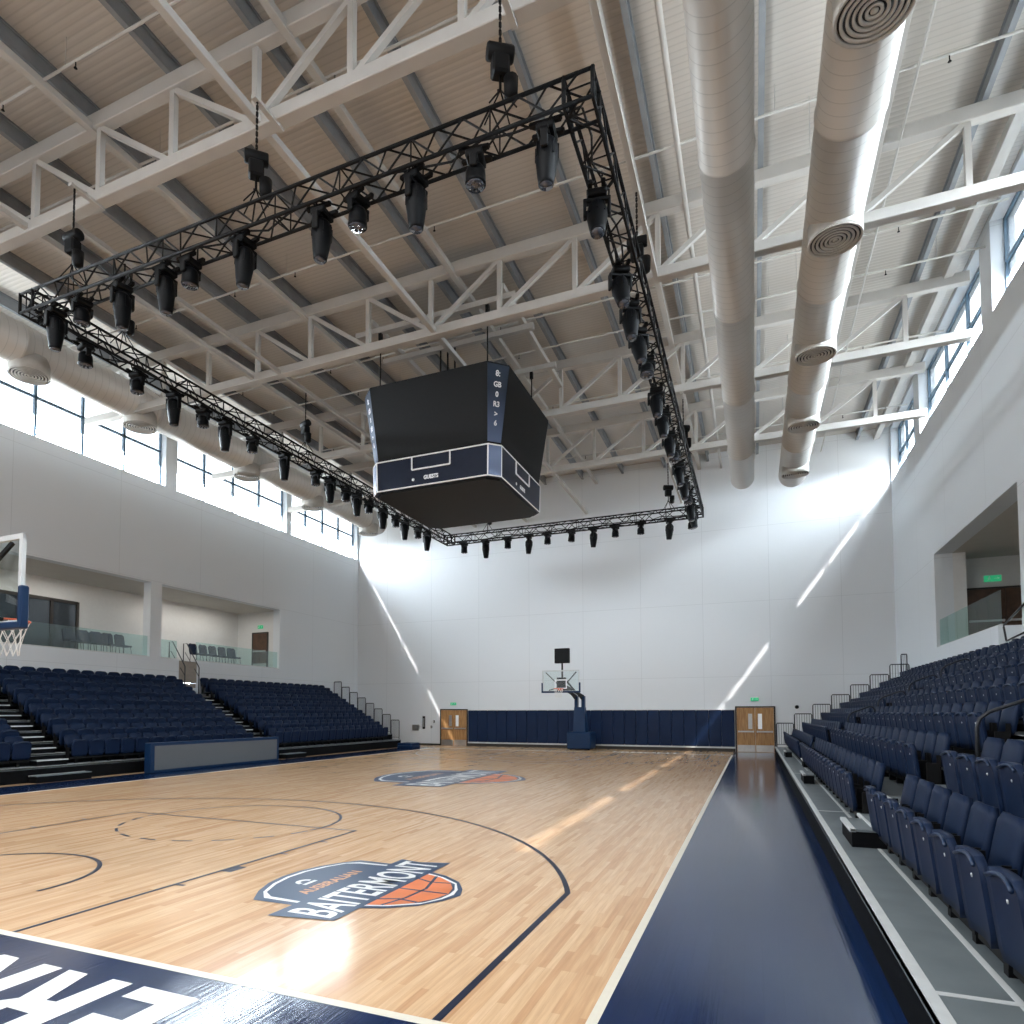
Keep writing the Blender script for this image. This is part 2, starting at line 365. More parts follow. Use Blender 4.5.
def window(x, y0, y1, z0, z1, npan, trans, pane):
    global k; k += 1
    f = MB(); t = .045; d = .05
    for y in [y0+(y1-y0)*i/npan for i in range(npan+1)]:
        yy = min(max(y, y0+t/2), y1-t/2); f.box(x-d, x+d, yy-t, yy+t, z0, z1)
    for z in (z0+t, z0+(z1-z0)*trans, z1-t): f.box(x-d, x+d, y0, y1, z-t*.8, z+t*.8)
    w = struct(f.build('window_%d' % k, M['frame']))
    p = MB().box(x-.006, x+.006, y0+.02, y1-.02, z0+.02, z1-.02).build('pane', pane, w)
for a, b in L_WIN: window(XL-.33, a, b, L_SILL, L_HEAD, 4, .62, M['paneL'])
for a, b in R_WIN: window(XR+.34, a, b, R_SILL, R_HEAD, 3, .5, M['paneR'])
# balcony rooms behind the openings
def balcony(side, x0, xb, y0, yend, z0, z1, dooryend):
    s = 1 if xb > x0 else -1
    lo, hi = sorted((x0, xb)); o = s*.0
    fl = MB(); q = (x0+s*.45) if side == 'right' else x0-.003; c0, c1 = sorted((q, xb)); sl = (15.92, 17.6) if side == 'right' else (17.1, 18.1)
    fl.box(lo, hi, y0, sl[0], z0-.2, z0-.003); fl.box(c0, c1, sl[0], sl[1], z0-.2, z0-.003); fl.box(lo, hi, sl[1], yend+.2, z0-.2, z0-.003)
    struct(fl.build('floor_balcony_'+side, M['deck']))
    struct(MB().box(lo, hi, y0, yend+.2, z1+.003, z1+.2).build('ceiling_balcony_'+side, M['soffit']))
    a, b = sorted((xb, xb+s*.2)); struct(MB().box(a, b, y0, yend+.2, z0-.2, z1+.2).build('wall_balcony_back_'+side, M['plaster']))
    struct(MB().box(lo, hi, yend, yend+.2, z0, z1).build('wall_balcony_end_'+side, M['plaster']))
    struct(MB().box(lo, hi, y0-.2, y0, z0, z1).build('wall_balcony_start_'+side, M['plaster']))
balcony('left', XL-WT-.003, -17.3, 3.0, 23.9, *LBZ, 0)
balcony('right', XR+WT+.123, 19.5, 5.8, 25.2, *RBZ, 0)
struct(MB().box(14.86, 15.32, 23.91, 25.2, RBZ[0], RBZ[1]).build('trim_1', M['plaster']))
# dark glazed screen in the back wall of the left balcony
g = MB(); X = -17.28
for y in (10.6, 12.2, 13.5, 14.6): g.box(X-.02, X+.06, y-.06, y+.06, 4.2, 6.5)
for z in (4.26, 6.45): g.box(X-.02, X+.06, 10.6, 14.6, z-.06, z+.06)
k += 1; sw = struct(g.build('window_%d' % k, M['dark'])); MB().box(X, X+.02, 10.6, 14.6, 4.2, 6.5).build('pane', M['glaze'], sw)

# doors
dn = 0
def door(cx, y, z, w, h, double=True, glass=True, leafm='oak'):
    # a door in a plane Y = y looking towards -Y
    global dn; dn += 1
    fr = MB(); t = .06
    fr.box(cx-w/2-t, cx-w/2, y-.07, y, z, z+h+t); fr.box(cx+w/2, cx+w/2+t, y-.07, y, z, z+h+t); fr.box(cx-w/2, cx+w/2, y-.07, y, z+h, z+h+t)
    d = struct(fr.build('door_%d' % dn, M['dark']))
    n = 2 if double else 1
    for i in range(n):
        a = cx-w/2+i*w/n+.006; b = cx-w/2+(i+1)*w/n-.006
        lf = MB().box(a, b, y-.05, y-.004, z+.01, z+h-.006).build('door_leaf', M[leafm], d)
        MB().box(a+.02, b-.02, y-.056, y-.05, z+.02, z+.34).build('kick_plate', M['metal'], lf)
        pb = MB().box(a+.05, b-.05, y-.12, y-.085, z+.96, z+1.03); pb.box(a+.06, a+.1, y-.09, y-.05, z+.95, z+1.04); pb.box(b-.1, b-.06, y-.09, y-.05, z+.95, z+1.04)
        pb.build('push_bar', M['metal'], lf)
        if glass:
            gx = (b-.3 if i == 0 else a+.12); MB().box(gx, gx+.18, y-.057, y-.05, z+1.12, z+h-.3).build('vision_panel', M['whitepaint'] if i else M['metal'], lf)
door(8.505, YF, 0, 1.66, 2.16); door(-7.56, YF, 0, 1.64, 2.06)
door(-15.72, 23.9, 4.2, .95, 1.95, False, False, 'oakdark'); door(16.75, 25.2, 4.2, 2.3, 2.15, True, False, 'oakdark')

# baseboard and pad rail on the far wall
struct(MB().box(XL, -8.46, YF-.03, YF, 0, .09).build('baseboard_far', M['dark']))
struct(MB().box(-6.66, 7.6, YF-.05, YF, 0, .16).build('baseboard_pads', M['dark']))
struct(MB().box(-6.66, 7.6, YF-.085, YF, .16, .235).build('trim_2', M['alu']))
struct(MB().box(-6.66, 7.6, YF-.09, YF, 2.04, 2.085).build('trim_3', M['plaster']))
npad = 24; pw = (7.58+6.64)/npad
for i in range(npad):
    a = -6.64+i*pw
    tag(MB().box(a+.004, a+pw-.004, YF-.075, YF-.001, .24, 2.04, ch=.02).build('wall_pad', M['pad']), 'navy vinyl wall pad in the row between the two wooden double doors', 'pad', 'navy wall pads')

# ------------------------------------------------------------------ court paint (parts of the floor)
def paint(name, mb, m, parent=floor): return mb.build(name, m, parent)
def rect(x0, x1, y0, y1, z): return MB().add([(x0, y0, z), (x1, y0, z), (x1, y1, z), (x0, y1, z)], [(0, 1, 2, 3)])
HC = 28.0; SW = 7.5
paint('painted_apron', rect(SW+.05, 9.5, -8.9, 30.6, .002), M['navyboard'])
paint('painted_apron', rect(-9.2, -SW-.05, -8.9, 28.6, .002), M['navyboard'])
paint('painted_apron', rect(-SW-.05, SW+.05, -3.0, -.06, .002), M['navyboard'])
paint('painted_apron', rect(3.2, SW+.05, HC+.06, HC+.22, .002), M['navyboard'])
for x in (-SW-.025, SW+.025): paint('sideline', rect(x-.035, x+.035, -.06, HC+.06, .004), M['cream'])
for y in (-.03, HC+.03): paint('baseline', rect(-SW, SW, y-.04, y+.04, .0035), M['cream'])
def arc(cx, cy, r, a0, a1, n=64): return [(cx+r*math.cos(math.radians(a0+(a1-a0)*i/n)), cy+r*math.sin(math.radians(a0+(a1-a0)*i/n))) for i in range(n+1)]
def half(fl):
    f = (lambda p: p) if not fl else (lambda p: (-p[0], HC-p[1]))
    T = lambda pts: [f(p) for p in pts]
    a = math.degrees(math.acos(6.63/6.95))
    paint('three_point_line', MB().strip(T([(6.63, .01)]+arc(0, 1.07, 6.95, a, 180-a, 96)+[(-6.63, .01)]), .06, .003), M['line'])
    lane = MB().strip(T([(2.53, .01), (2.53, 5.36)]), .05, .003).strip(T([(-2.5, .01), (-2.5, 5.36)]), .05, .003).strip(T([(2.555, 5.36), (-2.525, 5.36)]), .05, .003)
    for y, w, h in ((1.75, .05, .12), (2.56, .28, .14), (3.5, .05, .12), (4.4, .05, .12)):
        for s in (1, -1):
            lane.strip(T([(s*2.55, y), (s*(2.55+h), y)]), w, .003)
    paint('lane_line', lane, M['line'])
    fc = MB().strip(T(arc(0, 5.36, 1.85, -8, 188, 64)), .05, .0032)
    for q in range(9): fc.strip(T(arc(0, 5.36, 1.85, 192+q*18.5, 192+q*18.5+10, 6)), .05, .0032)
    paint('free_throw_circle', fc, M['line'])
    paint('restricted_arc', MB().strip(T([(1.4, .95)]+arc(.12, 1.05, 1.28, 0, 180, 40)+[(-1.16, .95)]), .055, .003), M['line'])
half(False); half(True)

# logo: u along +Y, v along -X
def logo(cx, cy, s, z, name):
    def W(u, v, zz): return (cx-v*s, cy+u*s, z+zz)
    def poly(nm, pts, m, zz, par):
        n = len(pts); c = (sum(p[0] for p in pts)/n, sum(p[1] for p in pts)/n)
        return MB().add([W(u, v, zz) for u, v in pts], [tuple(range(n))]).build(nm, m, par)
    def shield(k):
        top = [(-.98+k*1.3, .80-k*.75)]+[(u, .80-k*.9+.36*(1-(u/.98)**2)) for u in (-.7, -.4, -.1, .2, .5, .75)]+[(.98-k*1.3, .78-k*.75)]
        r = [(.97-k, .2), (.84-k, -.22), (.70-k, -.58), (.50-k*.9, -.84), (.24-k*.6, -1.0+k*.5), (.0, -1.08+k)]
        l = [(-.24+k*.6, -1.0+k*.5), (-.50+k*.9, -.84), (-.70+k, -.58), (-.84+k, -.22), (-.97+k, .2)]
        return (top+r+l)[::-1]
    root = poly(name, shield(0), M['logonavy'], 0, floor)
    poly('shield_border', shield(.075), M['logowhite'], .0006, root)
    poly('shield_field', shield(.125), M['logonavy'], .0012, root)
    # ball: lower half of the shield below the banner
    bl = [p for p in shield(.15) if p[1] < -.3]
    bl = sorted([p for p in bl], key=lambda p: math.atan2(p[1]+.5, p[0]))
    bp = [(.68, -.33)]+[(.60, -.56), (.44, -.76), (.22, -.89), (0, -.94), (-.22, -.89), (-.44, -.76), (-.60, -.56)]+[(-.68, -.33)]
    b = poly('basketball', bp, M['ball'], .0018, root)
    seam = MB()
    for pts in ([(0, -.33), (0, -.93)], [(-.62, -.50), (-.3, -.60), (.1, -.63), (.62, -.50)], [(-.46, -.33), (-.36, -.55), (-.40, -.78)], [(.46, -.33), (.36, -.55), (.40, -.78)]):
        seam.strip([(W(u, v, 0)[0], W(u, v, 0)[1]) for u, v in pts], .035*s, z+.0024)
    seam.build('ball_seam', M['logonavy'], b)
    ban = poly('banner', [(-1.34, .31), (-1.22, -.36), (1.14, -.36), (1.30, -.36), (1.18, .02), (1.24, .31)][::-1], M['logonavy'], .0026, root)
    mt = Matrix.Translation((cx, cy, z+.0034)) @ Matrix(((0, -1, 0, 0), (1, 0, 0, 0), (0, 0, 1, 0), (0, 0, 0, 1))) @ Matrix.Scale(s, 4)
    text_mesh('banner_lettering', 'BAITERMONT', .69, M['logowhite'], ban, mt @ Matrix.Translation((-1.2, -.275, 0)), offset=.012, ext=0, xs=.555)
    text_mesh('shield_lettering', 'AUSBRALIAN', .2, M['gold'], root, mt @ Matrix.Translation((-.60, .42, -.001)), offset=.006, ext=0, xs=.92)
    bd = MB().strip([(W(u, v, 0)[0], W(u, v, 0)[1]) for u, v in arc(-.2, .74, .085, 0, 180, 10)], .055*s, z+.0026); bd.strip([(W(u, v, 0)[0], W(u, v, 0)[1]) for u, v in ((-.31, .68), (-.09, .68))], .05*s, z+.0026)
    bd.build('shield_crest', M['logowhite'], root)
logo(4.55, 2.60, 1.0, .004, 'court_logo')
logo(.35, 14.0, 2.0, .004, 'court_logo')

# big white letters on the near apron, read from the court (turned 180 degrees)
def letter(polys, m=M['logowhite']):
    o = MB()
    for p in polys:
        pr = [(x, y) for x, y in p]
        o.add([(x, y, .0042) for x, y in pr], [tuple(range(len(pr)))])
    f = o.build('apron_letter', m, floor)
    return f
letter([[(4.54, -.35), (4.54, -.53), (4.845, -.53), (4.845, -.77), (4.585, -.77), (4.585, -.95), (4.845, -.95), (4.845, -1.19), (4.54, -1.19), (4.54, -1.37), (5.055, -1.37), (5.055, -.35)][::-1]])
letter([[(4.43, -.35), (4.23, -.35), (4.215, -.76), (4.13, -.77), (3.98, -.36), (3.78, -.36), (3.93, -.82), (3.80, -.95), (3.80, -1.25), (3.93, -1.37), (4.43, -1.37), (4.43, -1.2), (4.0, -1.2), (4.0, -.94), (4.22, -.94), (4.22, -1.2), (4.43, -1.2)]])
letter([[(3.705, -.36), (3.495, -.36), (3.49, -.80), (3.20, -.36), (3.02, -.36), (2.73, -.80), (2.72, -.36), (2.51, -.36), (2.51, -1.37), (2.72, -1.37), (3.11, -.72), (3.49, -1.37), (3.705, -1.37)][::1]])
for i, ch in enumerate('ONT'):
    mt = Matrix.Translation((2.38-i*.63, -.36, .0042)) @ Matrix.Rotation(PI, 4, 'Z') @ Matrix.Translation((0, 0, 0))
    text_mesh('apron_letter', ch, 1.36, M['logowhite'], floor, mt, offset=.02, ext=0, xs=.62)
text_mesh('apron_lettering', 'ERMONT', .7, M['logowhite'], floor, Matrix.Translation((2.1, HC+.28, .0042)), offset=.02, ext=0, xs=1.1)

# ------------------------------------------------------------------ roof steel
TY = [-1.0, 5.4, 12.6, 18.85, 24.2]
VX = [-14.0+.0, -12.4, -10.3, -8.2, -6.1, -4.0, -1.9, .2, 2.3, 4.4, 6.5, 8.6, 10.7, 12.8]
where_t = ['truss above the near baseline', 'truss over the near end of the light rig', 'truss directly over the scoreboard', 'truss between scoreboard and far end of the rig', 'truss closest to the far white wall']
lab_t = ['white steel roof truss behind the light rig, out over the near baseline', 'white steel roof truss with rig chains hung from its bottom chord', 'white steel roof truss in front of the scoreboard, carrying its hangers', 'white steel roof truss just beyond the hanging scoreboard', 'white steel roof truss over the last span before the far wall']
for i, y in enumerate(TY):
    t = thing('roof_truss', lab_t[i], 'roof truss', (0, y, 0), 0, 'white roof trusses')
    MB().box(XL+.02, XR-.02, -.12, .12, 14.28, 14.60, ch=.015).build('top_chord', M['steel'], t)
    MB().box(XL+.02, XR-.02, -.13, .13, 12.62, 12.87, ch=.015).build('bottom_chord', M['steel'], t)
    for x in VX[1:]: MB().beam((x, 0, 12.85), (x, 0, 14.32), .12).build('web_post', M['steel'], t)
    for j in range(len(VX)-1):
        a, b = VX[j], VX[j+1]
        if a < 0: p, q = (a+.02, 0, 14.3), (b-.05, 0, 12.85)
        else: p, q = (a+.05, 0, 12.85), (b-.02, 0, 14.3)
        if j == 0: p = (XL+.1, 0, 14.3)
        MB().beam(p, q, .11).build('web_brace', M['steel'], t)
PX = [-12.8, -10.7, -8.55, -6.4, -4.33, -1.95, .15, 2.3, 4.45, 6.56, 8.85, 11.0, 13.1]
for i, x in enumerate(PX):
    p = MB().box(x-.055, x+.055, YN, YF, 14.95, 14.998).box(x-.02, x+.02, YN, YF, 14.64, 14.95).box(x-.055, x+.055, YN, YF, 14.6, 14.65)
    tag(p.build('roof_purlin', M['purlin']), 'grey steel purlin under the roof deck, %s counted from the wall over the courtside board' % ordn(i+1), 'purlin', 'grey roof purlins')
    
# small cleats stand the purlins on the trusses
for i, (x, z, w) in enumerate(((-8.3, 14.32, .16), (-4.2, 14.32, .16), (.9, 14.32, .16), (6.15, 14.32, .17), (.35, 12.74, .15), (-6.2, 12.74, .13), (11.2, 14.32, .14))):
    tag(MB().box(x-w/2, x+w/2, YN, YF, z-w/2, z+w/2, ch=.01).build('tie_beam', M['steel']), 'white steel tie running the length of the hall between trusses, %s from the balcony with the dark glazing' % ordn([0, 2, 3, 5, 4, 1, 6][i]+1) , 'tie beam', 'white tie beams')
tag(MB().box(13.75, 13.98, YN, YF, 14.5, 14.75, ch=.01).build('eave_beam', M['steel']), 'white steel eave beam running above the high windows beside the ducts', 'beam')
for i, y in enumerate((4.25, 6.45, 10.8, 15.6, 17.4, 21.6, 27.2)):
    m = MB().tube([(XL+.02, y, 14.38), (XR-.02, y, 14.38)], .028, 8)
    o = thing('sprinkler_pipe', 'thin white sprinkler pipe crossing under the roof, %s from the near end' % ordn(i+1), 'pipe', (0, 0, 0), 0, 'sprinkler pipes')
    m.build('pipe_run', M['steel'], o)
    for x in (-9.5, -5.4, -3.2, 1.2, 5.5, 7.8, 12.1):
        h = MB().tube([(x, y, 14.38), (x, y, 14.27)], .012, 6); h.lathe([(.012, -.03), (.035, -.025), (.02, 0)], 8, Matrix.Translation((x, y, 14.26))); h.build('sprinkler_head', M['black'], o)
    hg = MB()
    for x in VX[1::2]: hg.tube([(x+.5, y, 14.38), (x+.5, y, 14.999)], .008, 5)
    hg.build('hanger_rod', M['steel'], o)
tag(MB().tube([(7.18, YN, 14.2), (7.18, YF, 14.2)], .06, 10).build('service_pipe', M['steel']), 'white service pipe running lengthwise beside the plain duct', 'pipe')
tag(MB().tube([(11.6, YN, 14.3), (11.6, YF, 14.3)], .025, 8).build('conduit', M['steel']), 'thin grey conduit running lengthwise past the duct with grilles', 'pipe')

# ------------------------------------------------------------------ ducts
def duct(label, x, z, r, y1, diffs, scale=1, rd=.53, drop=0):
    t = thing('air_duct', label, 'duct', (x, 0, z))
    prof = MB(); n = 40
    ys = [YN+.005]
    y = YN+3
    rings = [(r, YN+.005)]
    while y < y1-.3: rings += [(r, y-.05), (r+.018, y-.04), (r+.018, y+.04), (r, y+.05)]; y += 4.85
    rings += [(r, y1-.03), (r-.03, y1)]
    mt = Matrix.Rotation(-PI/2, 4, 'X')
    prof.lathe([(a, b) for a, b in rings], n, mt)
    prof.build('duct_body', M['duct'], t)
    for yd in diffs:
        nk = MB().lathe([(rd*.98, -r-.06-drop), (rd, -r-.04-drop), (rd, -r*.5)], 36, Matrix.Translation((0, yd, 0))).build('outlet_neck', M['grille'], t)
        MB().lathe([(rd*.9, -.003), (rd*.9, 0)], 36, Matrix.Translation((0, yd, -r-.062-drop))).build('outlet_void', M['grilledark'], nk)
        g = MB(); mtd = Matrix.Translation((0, yd, -r-.065-drop))
        for q in range(6):
            R = rd*(1-.155*q); w = rd*.085
            nn = 36; vs = []; 
            for rr, zz in ((R, 0), (R, -.035), (R-w, -.02), (R-w, 0)): vs += [(rr*math.cos(2*PI*a/nn), rr*math.sin(2*PI*a/nn), zz) for a in range(nn)]
            fs = []
            for a in range(4):
                bq = (a+1) % 4; fs += [(a*nn+c, bq*nn+c, bq*nn+(c+1) % nn, a*nn+(c+1) % nn) for c in range(nn)]
            g.add(vs, fs, True, mtd)
        g.lathe([(.05, -.02), (.05, 0)], 16, mtd)
        g.build('outlet_rings', M['grille'], nk)
    for yy in (-3, 1.6, 6.5, 11.4, 16.2, 21, 25.6):
        if yy < y1:
            for q in (-r*.7, r*.7): MB().tube([(q, yy, r*.7), (q, yy, ZC-z-.001)], .012, 5).build('hanger_rod', M['steel'], t)
duct('plain round cream duct with no grilles beside the service pipe', 8.2, 12.05, .47, 26.7, [])
duct('round cream duct with circular ceiling grilles beside the plain duct', 10.16, 12.1, .54, 27.2, [1.5, 6.3, 11.05, 15.75, 20.5, 25.3], rd=.5)
duct('round duct with grilles running across the tops of the high windows over the seats', -11.9, 13.15, .62, 29.6, [4.2, 9.0, 13.0, 18.5, 23.2, 28.5], rd=.56, drop=.12)

# ------------------------------------------------------------------ lighting rig
RX0, RX1, RY0, RY1, RZ = -5.1, 6.45, 4.85, 25.1, 10.17
tb = .40
rig = thing('lighting_truss', 'black rectangular box truss hung from the roof around the scoreboard', 'lighting truss')
def span(a, b, name):
    a = Vector(a); b = Vector(b); d = (b-a); L = d.length; d.normalize(); s = d.cross(Vector((0, 0, 1)))
    ch = MB(); c = [(s*(i*tb/2)+Vector((0, 0, j*tb))) for i, j in ((-1, 0), (1, 0), (1, 1), (-1, 1))]
    for q in c: ch.tube([a+q, b+q], .030, 7)
    o = ch.build('truss_span', M['black'], rig)
    lc = MB(); n = int(L/.42); st = L/n
    for f in range(4):
        p, q = c[f], c[(f+1) % 4]
        for i in range(n):
            u, v = (p, q) if i % 2 == 0 else (q, p)
            lc.tube([a+d*st*i+u, a+d*st*(i+1)+v], .016, 5)
            if i % 3 == 0: lc.tube([a+d*st*i+u, a+d*st*i+v], .013, 5)
    lc.build('truss_lacing', M['black'], o)
    cb = MB(); rnd = random.Random(3); pts = []
    m = int(L/.5)
    for i in range(m+1): pts.append(a+d*(L*i/m)+Vector((0, 0, tb*.25+rnd.uniform(-.06, .08)))+s*rnd.uniform(-.1, .1))
    cb.tube(pts, .018, 5); cb.build('power_cable', M['black'], o)
h = tb/2
span((RX0, RY0, RZ), (RX1, RY0, RZ), 0); span((RX0, RY1, RZ), (RX1, RY1, RZ), 0)
span((RX0, RY0, RZ), (RX0, RY1, RZ), 0); span((RX1, RY0, RZ), (RX1, RY1, RZ), 0)
for x in (RX0, RX1):
    for y in (RY0, RY1):
        cbm = MB()
        for sx in (-1, 1):
            for sy in (-1, 1): cbm.tube([(x+sx*h, y+sy*h, RZ-.02), (x+sx*h, y+sy*h, RZ+tb+.02)], .032, 7)
        for z in (RZ, RZ+tb):
            for sx in (-1, 1): cbm.tube([(x+sx*h, y-h, z), (x+sx*h, y+h, z)], .027, 7).tube([(x-h, y+sx*h, z), (x+h, y+sx*h, z)], .027, 7)
        cbm.build('corner_block', M['black'], rig)

# moving-head fixtures: origin at the underside of the truss
def fixture(name, big):
    t = thing(name, 'x', 'stage light')
    cl = MB().box(-.16, .16, -.13, .13, -.12, -.015, ch=.02)
    for sx in (-.1, .1): cl.box(sx-.03, sx+.03, -.22, .22, -.02, .035)
    for sx in (-.1, .1):
        cl.tube([(sx, -.2, .03), (sx, -.2, .0)], .04, 6); cl.tube([(sx, .2, .03), (sx, .2, 0)], .04, 6)
    cl.build('fixture_base', M['black'], t)
    y = MB(); zz = -.42 if big else -.30; w = .19 if big else .165
    y.box(-w-.025, w+.025, -.06, .06, -.18, -.12, ch=.01)
    for s in (-1, 1): y.box(s*w-.025, s*w+.025, -.055, .055, zz, -.14, ch=.012)
    y.build('yoke', M['black'], t)
    if big:
        prof = [(.03, .20), (.10, .19), (.145, .13), (.16, .04), (.165, -.08), (.15, -.18), (.135, -.30), (.115, -.42), (.11, -.46), (.095, -.47)]
        zc = -.36
    else:
        prof = [(.03, .10), (.10, .09), (.14, .03), (.15, -.06), (.148, -.14), (.155, -.16), (.155, -.19), (.14, -.20)]; zc = -.27
    tilt = Matrix.Identity(4)
    hd = MB().lathe(prof, 20, tilt)
    if big:
        for a in range(8): hd.box(-.012, .012, .13, .17, -.1, .1, tilt @ Matrix.Rotation(a*PI/4, 4, 'Z'))
    hb = hd.build('lamp_head', M['blackgloss'], t); hb.location = (0, 0, zc)
    e = prof[-1]
    ln = MB().lathe([(e[0]*.98, e[1]-.012), (e[0]*.98, e[1]-.002)], 20, tilt)
    if not big:
        for a in range(6): ln.lathe([(.02, e[1]-.022), (.03, e[1]-.01)], 8, tilt @ Matrix.Rotation(a*PI/3, 4, 'Z') @ Matrix.Translation((.085, 0, 0)))
    ln.build('lens', M['lens'], hb)
    remember(t); return t
spot = fixture('spot_light', True); wash = fixture('wash_light', False)
first = {True: spot, False: wash}; used = {True: False, False: False}
def put_light(big, x, y, rz, label, grp, tilt=.05):
    if not used[big]:
        o = first[big]; o.location = (x, y, RZ-.03); o.rotation_euler = (0, 0, rz); used[big] = True; o['label'] = label; o['group'] = grp
    else: o = dup(first[big], (x, y, RZ-.03), rz, label, grp)
    hd = [c for c in o.children if c.name.startswith('lamp_head')][0]
    hd.rotation_euler = (tilt+random.uniform(-.06, .06), random.uniform(-.04, .04), 0)
    return o
near = [(-4.45, 1), (-3.67, 0), (-2.53, 1), (-1.38, 1), (-.77, 0), (.5, 1), (2.12, 1), (2.82, 0), (3.87, 1), (4.86, 0), (5.95, 1)]
cnt = {0: 0, 1: 0}
for x, b in near:
    cnt[b] += 1
    put_light(bool(b), x, RY0, random.uniform(-.3, .3)+(PI/2), '%s %s on the near end of the rig, counting from the window duct' % (ordn(cnt[b]), 'long black spotlight' if b else 'short wash light'), 'lights on the near rig end')
lefty = [(5.97, 0), (7.31, 0), (8.4, 1), (9.38, 0), (10.2, 1), (11.3, 0), (12.75, 1), (14.37, 0), (15.2, 1), (16.2, 0), (16.9, 1), (17.75, 0), (18.8, 1), (19.85, 0), (20.6, 1), (21.8, 0), (22.7, 1)]
cnt = {0: 0, 1: 0}
for y, b in lefty:
    cnt[b] += 1
    put_light(bool(b), RX0, y, random.uniform(-.3, .3), '%s %s from the near corner, rig run facing the window duct' % (ordn(cnt[b]), 'long black spotlight' if b else 'short wash light'), 'lights on the window side rig run')
right = [6.25, 8.2, 9.3, 10.3, 11.5, 13.1, 14.4, 15.9, 17.1, 18.5, 20.1, 21.6, 22.8, 23.9]
cnt = {0: 0, 1: 0}
for i, y in enumerate(right):
    b = 0 if i in (4, 8, 11) else 1; cnt[b] += 1
    put_light(bool(b), RX1-.1, y, random.uniform(-.2, .2)+.35, '%s %s from the near corner, rig run beside the plain duct' % (ordn(cnt[b]), 'long black spotlight' if b else 'short wash light'), 'lights on the duct side rig run', -.34)
far = [(-4.3, 0), (-3.17, 1), (-2.05, 0), (-1.0, 1), (-.1, 0), (1.03, 0), (2.03, 1), (3.0, 0), (4.1, 0), (5.3, 1), (6.2, 0)]
cnt = {0: 0, 1: 0}
for x, b in far:
    cnt[b] += 1
    put_light(bool(b), x, RY1, random.uniform(-.3, .3)+PI/2, '%s %s on the far end of the rig, counting from the window duct' % (ordn(cnt[b]), 'long black spotlight' if b else 'short wash light'), 'lights on the far rig end')

# chain hoists
def hoist():
    t = thing('chain_hoist', 'x', 'hoist')
    b = MB().box(-.13, .13, -.11, .11, .62, .9, ch=.03).lathe([(.10, -.2), (.115, -.18), (.115, .18), (.10, .2)], 14, Matrix.Translation((0, 0, .98)) @ Matrix.Rotation(PI/2, 4, 'Y'))
    b.build('hoist_body', M['black'], t)
    bag = MB().lathe([(.05, .3), (.1, .34), (.11, .62), (.09, .63)], 12, Matrix.Translation((.16, 0, 0))); bag.build('chain_bag', M['black'], t)
    h = MB().tube([(0, 0, .62), (0, 0, .42), (-.04, 0, .4)], .02, 6)
    for s in (-1, 1): h.tube([(0, 0, .42), (s*.2, s*.18, .02)], .012, 5).tube([(0, 0, .42), (s*.2, -s*.18, .02)], .012, 5)
    h.build('sling', M['black'], t)
    top = 12.62-RZ-tb
    c = MB(); z = 1.08; i = 0
    while z < top:
        e = min(z+.075, top)
        c.tube([(.012 if i % 2 else 0, 0 if i % 2 else .012, z), (.012 if i % 2 else 0, 0 if i % 2 else .012, e)], .011, 5)
        c.tube([(-.012 if i % 2 else 0, 0 if i % 2 else -.012, z), (-.012 if i % 2 else 0, 0 if i % 2 else -.012, e)], .011, 5); z += .06; i += 1
    c.build('chain', M['black'], t); remember(t); return t
H = hoist()
hp = [(-4.0, RY0, 'near rig end, beside the window corner'), (.72, RY0, 'near rig end, over its middle'), (5.25, RY0, 'near rig end, beside the duct corner'), (RX0, 6.9, 'window side rig run, close to the near corner'), (RX0, 13.8, 'window side rig run, beside the scoreboard'), (RX0, 21.5, 'window side rig run, toward the far wall'), (-3.07, RY1, 'far rig end, below the scoreboard'), (5.27, RY1, 'far rig end, beside the duct corner'), (RX1, 9.6, 'duct side rig run, close to the near corner'), (RX1, 19.2, 'duct side rig run, toward the far wall')]
for i, (x, y, l) in enumerate(hp):
    if i == 0: H.location = (x, y, RZ+tb); o = H
    else: o = dup(H, (x, y, RZ+tb), random.uniform(-.8, .8))
    o['label'] = 'black chain hoist on the '+l; o['group'] = 'rig chain hoists'
    # beam carrying chains that miss a truss chord
    if min(abs(y-q) for q in TY) > .7:
        j = max(q for q in TY if q < y); e = min(q for q in TY+[YF] if q > y)
        tag(MB().box(x-.05, x+.05, j+.12, e-.12 if e < YF else YF, 12.62, 12.74).build('hoist_beam', M['steel']), 'slim white beam between trusses over the hoist on the '+l, 'beam')
    else:
        kk = min(TY, key=lambda q: abs(y-q)); 
        if abs(y-kk) > .14: tag(MB().box(x-.05, x+.05, min(y, kk)-.1, max(y, kk)+.1, 12.56, 12.62).build('hoist_bracket', M['steel']), 'white bracket holding the hoist on the '+l, 'bracket')

# ------------------------------------------------------------------ scoreboard
SC = (0.03, 15.0); sb = thing('scoreboard', 'black four-sided centre-hung scoreboard with navy lower band', 'scoreboard', (SC[0], SC[1], 0))
def octo(hw, c, z): return [(-hw+c, -hw, z), (hw-c, -hw, z), (hw, -hw+c, z), (hw, hw-c, z), (hw-c, hw, z), (-hw+c, hw, z), (-hw, hw-c, z), (-hw, -hw+c, z)]
def loft(a, b): return MB().add(a+b, [tuple(range(8))[::-1], tuple(range(8, 16))]+[(i, (i+1) % 8, (i+1) % 8+8, i+8) for i in range(8)])
B0 = octo(2.07, .29, 8.5); B1 = octo(2.09, .29, 9.40); S0 = octo(2.04, .28, 9.40); S1 = octo(2.36, .47, 11.6)
loft(octo(1.98, .3, 8.44), octo(2.0, .3, 8.52)).build('underside_panel', M['matte'] if 0 else M['led'], sb)
band = loft(B0, B1).build('lower_band', M['sbnavy'], sb)
loft(S0, S1).build('screen_core', M['led'], sb)
rim = MB()
